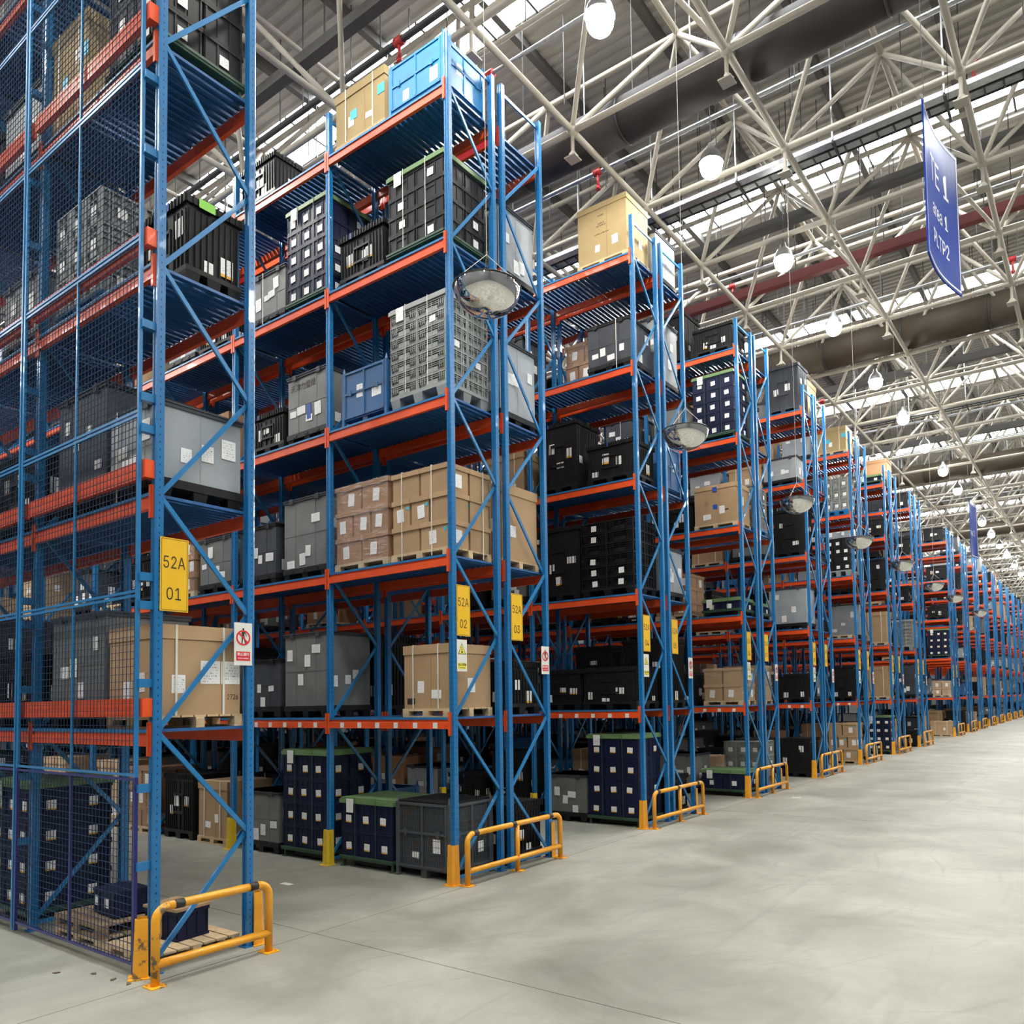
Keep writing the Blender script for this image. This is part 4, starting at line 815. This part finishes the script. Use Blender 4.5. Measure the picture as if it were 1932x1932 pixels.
# row, level, kind, x0, x1, height[, y shift, depth]
SPEC = [
    (1, 4, 'blkg', -1.35, -.1, 1.75), (1, 4, 'cartony', -3.0, -1.95, 1.5), (1, 4, 'lsleeve', -4.6, -3.35, 1.2), (1, 3, 'gry3', -2.77, -1.5, 1.53), (1, 3, 'bulk', -1.25, -.09, 1.05, .15, .72), (1, 3, 'sleeve', -4.5, -3.3, 1.1),
    (1, 2, 'lsleeve', -1.22, -.09, 1.12), (1, 2, 'dsleeve', -2.62, -1.3, 1.62), (1, 2, 'bulk', -4.6, -3.3, 1.2), (1, 1, 'cartonn', -1.18, -.08, 1.17), (1, 1, 'sleeve', -2.73, -1.25, 1.42), (1, 1, 'bulk', -4.4, -3.3, 1.0), (1, 0, 'pal', -1.15, -.12, .144), (1, 0, 'pal2', -2.5, -1.3, .3), (1, 0, 'navy4', -4.5, -3.3, 1.9), (1, 5, 'bulk', -1.35, -.1, 1), (1, 5, 'carton', -2.8, -1.5, 1.2),
    (2, 5, 'cartony', -2.93, -1.56, 1.14), (2, 5, 'still', -1.45, -.12, .95), (2, 5, 'bulk', -6.02, -4.8, .95), (2, 5, 'bulk', -9.0, -7.8, 1.0),
    (2, 4, 'blk4', -1.49, -.14, 1.6), (2, 4, 'bulk', -2.82, -1.6, .97), (2, 4, 'navy5', -4.39, -3.18, 2.08), (2, 4, 'sleeve', -5.6, -4.46, 1.12), (2, 4, 'bulk', -7.6, -6.3, 1.0),
    (2, 3, 'gry7', -1.45, -.12, 1.81), (2, 3, 'stillw', -2.74, -1.55, 1.02), (2, 3, 'sleeve', -4.39, -3.18, 1.36), (2, 3, 'bulk', -5.6, -4.5, .85), (2, 3, 'cartonb', -7.6, -6.4, 1.2),
    (2, 2, 'boxes', -1.45, -.1, 1.53), (2, 2, 'wrap', -2.95, -1.53, 1.56), (2, 2, 'sleeve', -4.51, -3.2, 1.57), (2, 2, 'dsleeve', -6.0, -4.75, 1.22), (2, 2, 'sleeve', -7.5, -6.3, 1.2), (2, 2, 'wrap', -9.0, -7.7, 1.3),
    (2, 1, 'carton1', -1.19, -.12, 1.19), (2, 1, 'sleeve', -4.48, -3.2, 1.6), (2, 1, 'dsleeve', -5.95, -4.6, 1.15), (2, 1, 'sleeve', -7.6, -6.3, 1.3),
    (2, 0, 'sleeve', -5.85, -4.65, 1.19), (2, 0, 'navy4', -4.51, -3.2, 2.02), (2, 0, 'navy2', -2.8, -1.46, 1.21), (2, 0, 'cage', -1.38, -.14, 1.22), (2, 0, 'carton', -7.5, -6.4, 1.3), (2, 0, 'bulk', -8.9, -7.7, 1.4), (2, 0, 'wrap', -10.5, -9.3, 1.5),
    (3, 4, 'lsleeve', -1.35, -.12, 1.45), (3, 3, 'lsleeve', -1.35, -.12, 1.55), (3, 2, 'carton', -1.3, -.12, 1.5), (3, 1, 'bulk', -1.3, -.12, .95), (3, 0, 'bulk', -1.45, -.12, 1.05), (3, 0, 'pal', -2.95, -1.7, .15), (5, 0, 'wrap', -9.03, -7.9, 1.5),
    (4, 5, 'cartonc', -1.53, -.14, 1.52), (4, 4, 'dsleeve', -.0-1.3, -.12, 1.2), (4, 3, 'bulk', -2.8, -1.66, 1.74), (4, 3, 'bulk', -1.39, -.11, .97), (4, 3, 'carton', -4.5, -3.3, 1.3),
    (4, 2, 'bulk', -2.85, -1.64, 1.79), (4, 2, 'blk8', -1.58, -.14, 1.76), (4, 1, 'bulk', -2.9, -1.68, .97), (4, 1, 'bulk', -1.62, -.14, .98), (4, 0, 'sleeve', -2.72, -1.55, 1.1), (4, 0, 'navy4', -1.5, -.14, 2.06),
    (5, 5, 'lsleeve', -1.3, -.12, 1.3), (5, 4, 'wrap', -2.9, -1.7, 1.7), (5, 4, 'lsleeve', -1.35, -.12, 1.75), (5, 3, 'stillw', -1.4, -.12, 1.2), (5, 3, 'blk5t', -2.9, -1.6, 1.4), (5, 2, 'lsleeve', -1.3, -.12, 1.3), (5, 1, 'bulk', -1.35, -.12, 1.7), (5, 0, 'bulk', -1.35, -.12, 1.0),
    (6, 5, 'bulk', -1.41, -.11, .89), (6, 4, 'navy5', -1.45, -.13, 2.05), (6, 3, 'cartons1', -1.5, -.13, 1.3), (6, 2, 'wrap', -2.9, -1.7, 1.38), (6, 2, 'navy1', -1.3, -.13, .53), (6, 1, 'wrap1', -1.34, -.12, 1.1), (6, 0, 'navy1', -1.47, -.14, .75), (6, 0, 'sleeve', -2.9, -1.65, 1.2), (6, 1, 'bulk', -2.8, -1.6, 1.0),
    (7, 3, 'gry3', -1.35, -.12, 1.5), (7, 0, 'gry3', -1.35, -.12, 1.5), (7, 2, 'navy1', -1.3, -.12, .5), (7, 1, 'wrap1', -1.3, -.12, 1.2),
    (8, 5, 'bulkg', -1.35, -.12, 1.76), (8, 4, 'lsleeve', -1.56, -.28, 1.03), (8, 3, 'bulk', -1.25, -.12, 1.72), (8, 2, 'lsleeve', -1.5, -.12, 1.51), (8, 1, 'bulk', -1.57, -.13, 1.04), (8, 0, 'bulk', -1.3, -.14, 1.37),
    (10, 5, 'cartony', -1.38, -.12, 1.17), (10, 4, 'gry3', -1.13, -.12, 1.59), (10, 3, 'blk5t', -1.16, -.12, 1.6), (10, 2, 'pal', -1.2, -.2, .15), (10, 1, 'bulk', -1.2, -.12, 1.5), (10, 0, 'boxes', -1.3, -.13, 1.7),
    (12, 5, 'navy1', -1.2, -.12, .5), (12, 4, 'bulk', -1.1, -.12, .98), (12, 3, 'bulk', -1.2, -.12, 1.6), (12, 2, 'carton', -1.2, -.12, 1.62), (12, 1, 'carton', -1.2, -.12, 1.6), (12, 0, 'navy4', -1.2, -.13, 1.85), (13, 5, 'cartonb', -1.3, -.12, 1.6),
    (14, 5, 'bulk', -1.3, -.12, .9), (14, 4, 'bulk', -1.3, -.12, 1.0), (14, 2, 'gry7', -1.3, -.12, 1.7), (14, 1, 'dsleeve', -1.2, -.12, 1.9), (14, 0, 'bulk', -1.3, -.13, .9),
    (16, 4, 'bulk', -1.4, -.12, 1.0), (16, 3, 'bulk', -1.4, -.12, .9), (16, 2, 'navy4', -1.41, -.12, 1.96), (16, 1, 'wrap1', -1.24, -.12, 1.08), (16, 0, 'carton', -1.5, -.13, 1.0)]
used = {}
for s in SPEC: used.setdefault((s[0], s[1]), []).append((s[3], s[4]))
rng = random.Random(11)
LOADS = [list(s) for s in SPEC]
for n in range(1, NROWS+1):
    B = BAYS.get(n, 3)
    for l in range(6):
        for b in range(B):
            for q in range(2):
                x1 = -LB*b-.16-q*1.44-rng.uniform(0, .12); wd = rng.choice((1.15, 1.2, 1.25, 1.3)); x0 = x1-wd
                if x0 < -LB*(b+1)+.13: x0 = -LB*(b+1)+.13
                if any(not (x1 < a-.02 or x0 > c+.02) for a, c in used.get((n, l), [])): continue
                if n == 1 and b == 0 and l == 0: continue
                if n == 2 and b == 0: continue
                if n == 2 and l == 5 and b < 3: continue
                if n in (3, 4, 5) and l == 5 and rng.random() < .85: continue
                if rng.random() < (.3 if 0 < l < 5 else .12 if l == 0 else .55): continue
                if n >= 6 and b >= 3 and l > 1 and rng.random() < .6: continue
                k = rng.choices(['bulk', 'bulkg', 'sleeve', 'lsleeve', 'dsleeve', 'carton', 'cartonb', 'stillw', 'pal'], [6, 1, 4, 1.5, 2, 2.5, 1, .7, .6])[0]
                LOADS.append([n, l, k, x0, x1, .15 if k == 'pal' else rng.choice((.95, 1.0, 1.15, 1.35, 1.6))])
groups = {}
for s in LOADS: groups.setdefault((s[0], s[1]), []).append(s)
for (n, l), g in groups.items():
    g.sort(key=lambda s: -s[4])
    for i, s in enumerate(g):
        c = Ctx(); c.w = s[4]-s[3]; c.h = s[5]; c.x = (s[3]+s[4])/2; c.z = H*l+.001; dep = s[7] if len(s) > 7 else 1.04; c.d = dep; c.y = yc(n)+(s[6] if len(s) > 6 else 0)
        c.near = n <= 6 and c.x > -7; c.r = random.Random(n*100+l*10+i); c.nl = 3 if n <= 6 else 2
        c.where = '%s from aisle, %s of %s' % (ORD[i], SH[l], RN(n)); c.swhere = '%s stack, %s of %s' % (ORD[i], SH[l], RN(n))
        c.group = 'loads stored on %s' % RN(n); c.group2 = 'crates and cartons stacked on %s' % RN(n); c.lime = (n, l) in ((1, 3), (4, 1)); c.writing = (n, l) in ((2, 3), (5, 0)) and s[2] == 'sleeve'
        if l == 0: c.y -= 0
        KIND[s[2]](c)
# ------------------------------------------------------------------ mesh guard on the back of rack 01
t = thing('mesh_guard', 'blue wire mesh guard screen fixed to the back of rack one', 'mesh screen', (0, 4.14, 0))
ZM = [.12, 2.11, 4.1, 6.09, 8.08, 10.07, 12.06, 14.0]
for j in range(4):
    x = -LB*j-.05
    for i in range(7):
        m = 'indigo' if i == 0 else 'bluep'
        if j < 3 or 1: obj('mesh_post', bx(m, -.018, .018, -.018, .018, 0, 1.99 if i else 2.07), t, (x+.0, 0, ZM[i] if i else .04))
        if j == 0: pass
    if j > 0: obj('mesh_post', bx('bluep', -.018, .018, -.018, .018, 0, 13.9), t, (x-.09, 0, .04))
    for z in (1.16, 1.99, 3.12, 3.97, 4.28, 5.92, 6.27, 7.09, 9.08, 9.95, 11.2, 12.4): obj('bracket', bx('bluep', -.02, .06, 0, .14, -.045, .045), t, (x, 0, z))
def wires(x0, x1, z0, z1):
    b = MB(); r = .0028; nx = int((x1-x0)/.078); nz = int((z1-z0)/.08)
    for i in range(nx): x = x0+(x1-x0)*(i+.5)/nx; b.box(x-r, x+r, -r, r, z0, z1)
    for i in range(nz): z = z0+(z1-z0)*(i+.5)/nz; b.box(x0, x1, -r-.004, r-.004, z-r, z+r)
    return b.mesh('mesh')
WM = wires(-1.44, 0, 0, 1.93)
for j in range(3):
    xr = -LB*j-.068-(.09 if j else 0); xl = -LB*(j+1)-.05+.018
    for i in range(7):
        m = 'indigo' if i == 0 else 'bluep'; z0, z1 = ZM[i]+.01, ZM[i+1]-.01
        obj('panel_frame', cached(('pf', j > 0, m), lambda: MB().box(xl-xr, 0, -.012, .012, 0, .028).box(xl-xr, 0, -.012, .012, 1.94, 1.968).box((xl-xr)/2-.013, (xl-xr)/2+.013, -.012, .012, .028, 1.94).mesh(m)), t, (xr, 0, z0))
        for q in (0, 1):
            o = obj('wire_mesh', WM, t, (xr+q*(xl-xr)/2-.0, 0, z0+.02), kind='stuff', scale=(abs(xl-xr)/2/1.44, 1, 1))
for l in range(1, 6):
    for j in range(3):
        obj('backstop_beam', bx('orange', -LB+.06, -.06, -.03, .03, -.1, .1), t, (-LB*j, .06, H*l+.24))
    obj('backstop_cap', bx('orange', -.06, .04, -.03, .11, -.1, .1), t, (-.02, .06, H*l+.24))
# ------------------------------------------------------------------ loose things near rack 01
c = Ctx(); c.w, c.d, c.h, c.x, c.y, c.z = .6, .4, .4, -.95, 5.0, .146, ; c.r = random.Random(1)
t = thing('plastic_crate', 'navy crate with cardboard cover lying on pallet under rack one', 'crate', (-.72, 4.95, .146), rot=(0, 0, .1))
obj('body', crate_mesh(.62, .42, .34, 'navy', 0), t); obj('cover', bx('carton', -.32, .32, -.22, .22, .34, .37), t, label='flattened cardboard cover'); obj('strap', bx('wood', -.02, .02, -.235, .235, .0, .375), t)
t = thing('plastic_crate', 'navy crate with white labels on the old pallets under rack one', 'crate', (-1.75, 4.8, .32), rot=(0, 0, -.05)); obj('body', crate_mesh(.62, .42, .3, 'navy', 0), t)
for x in (-.2, .1): obj('label', bx('paper', -.06, .06, -.004, 0, -.06, .06), t, (x, -.208, .15))
rd = random.Random(4)
for i, (x, y) in enumerate(((-.58, 3.95), (-.16, 3.99), (-.95, 3.8), (.05, 4.02))):
    t = thing('debris_scrap', 'small dark scrap on the floor by the yellow foot guard, %s' % ['largest', 'nearest the camera', 'leftmost', 'rightmost'][i], 'scrap', (x, y, 0), 'floor scraps', me=MB().prism([(0, 0), (rd.uniform(.03, .07), .01), (.06, .03), (rd.uniform(.0, .04), .05), (-.02, .02)], 0, .01).mesh('debris'), rot=(0, 0, i*1.9))
for i, (x, y) in enumerate(((-2.4, 7.6), (1.2, 21.4))):
    thing('paper_scrap', ['white paper scrap on the floor in front of rack 02', 'white paper scrap beside the guard rail of rack 06'][i], 'paper', (x, y, 0), me=MB().box(-.12, .12, -.05, .05, 0, .003).mesh('signw'), rot=(0, 0, .4*i))
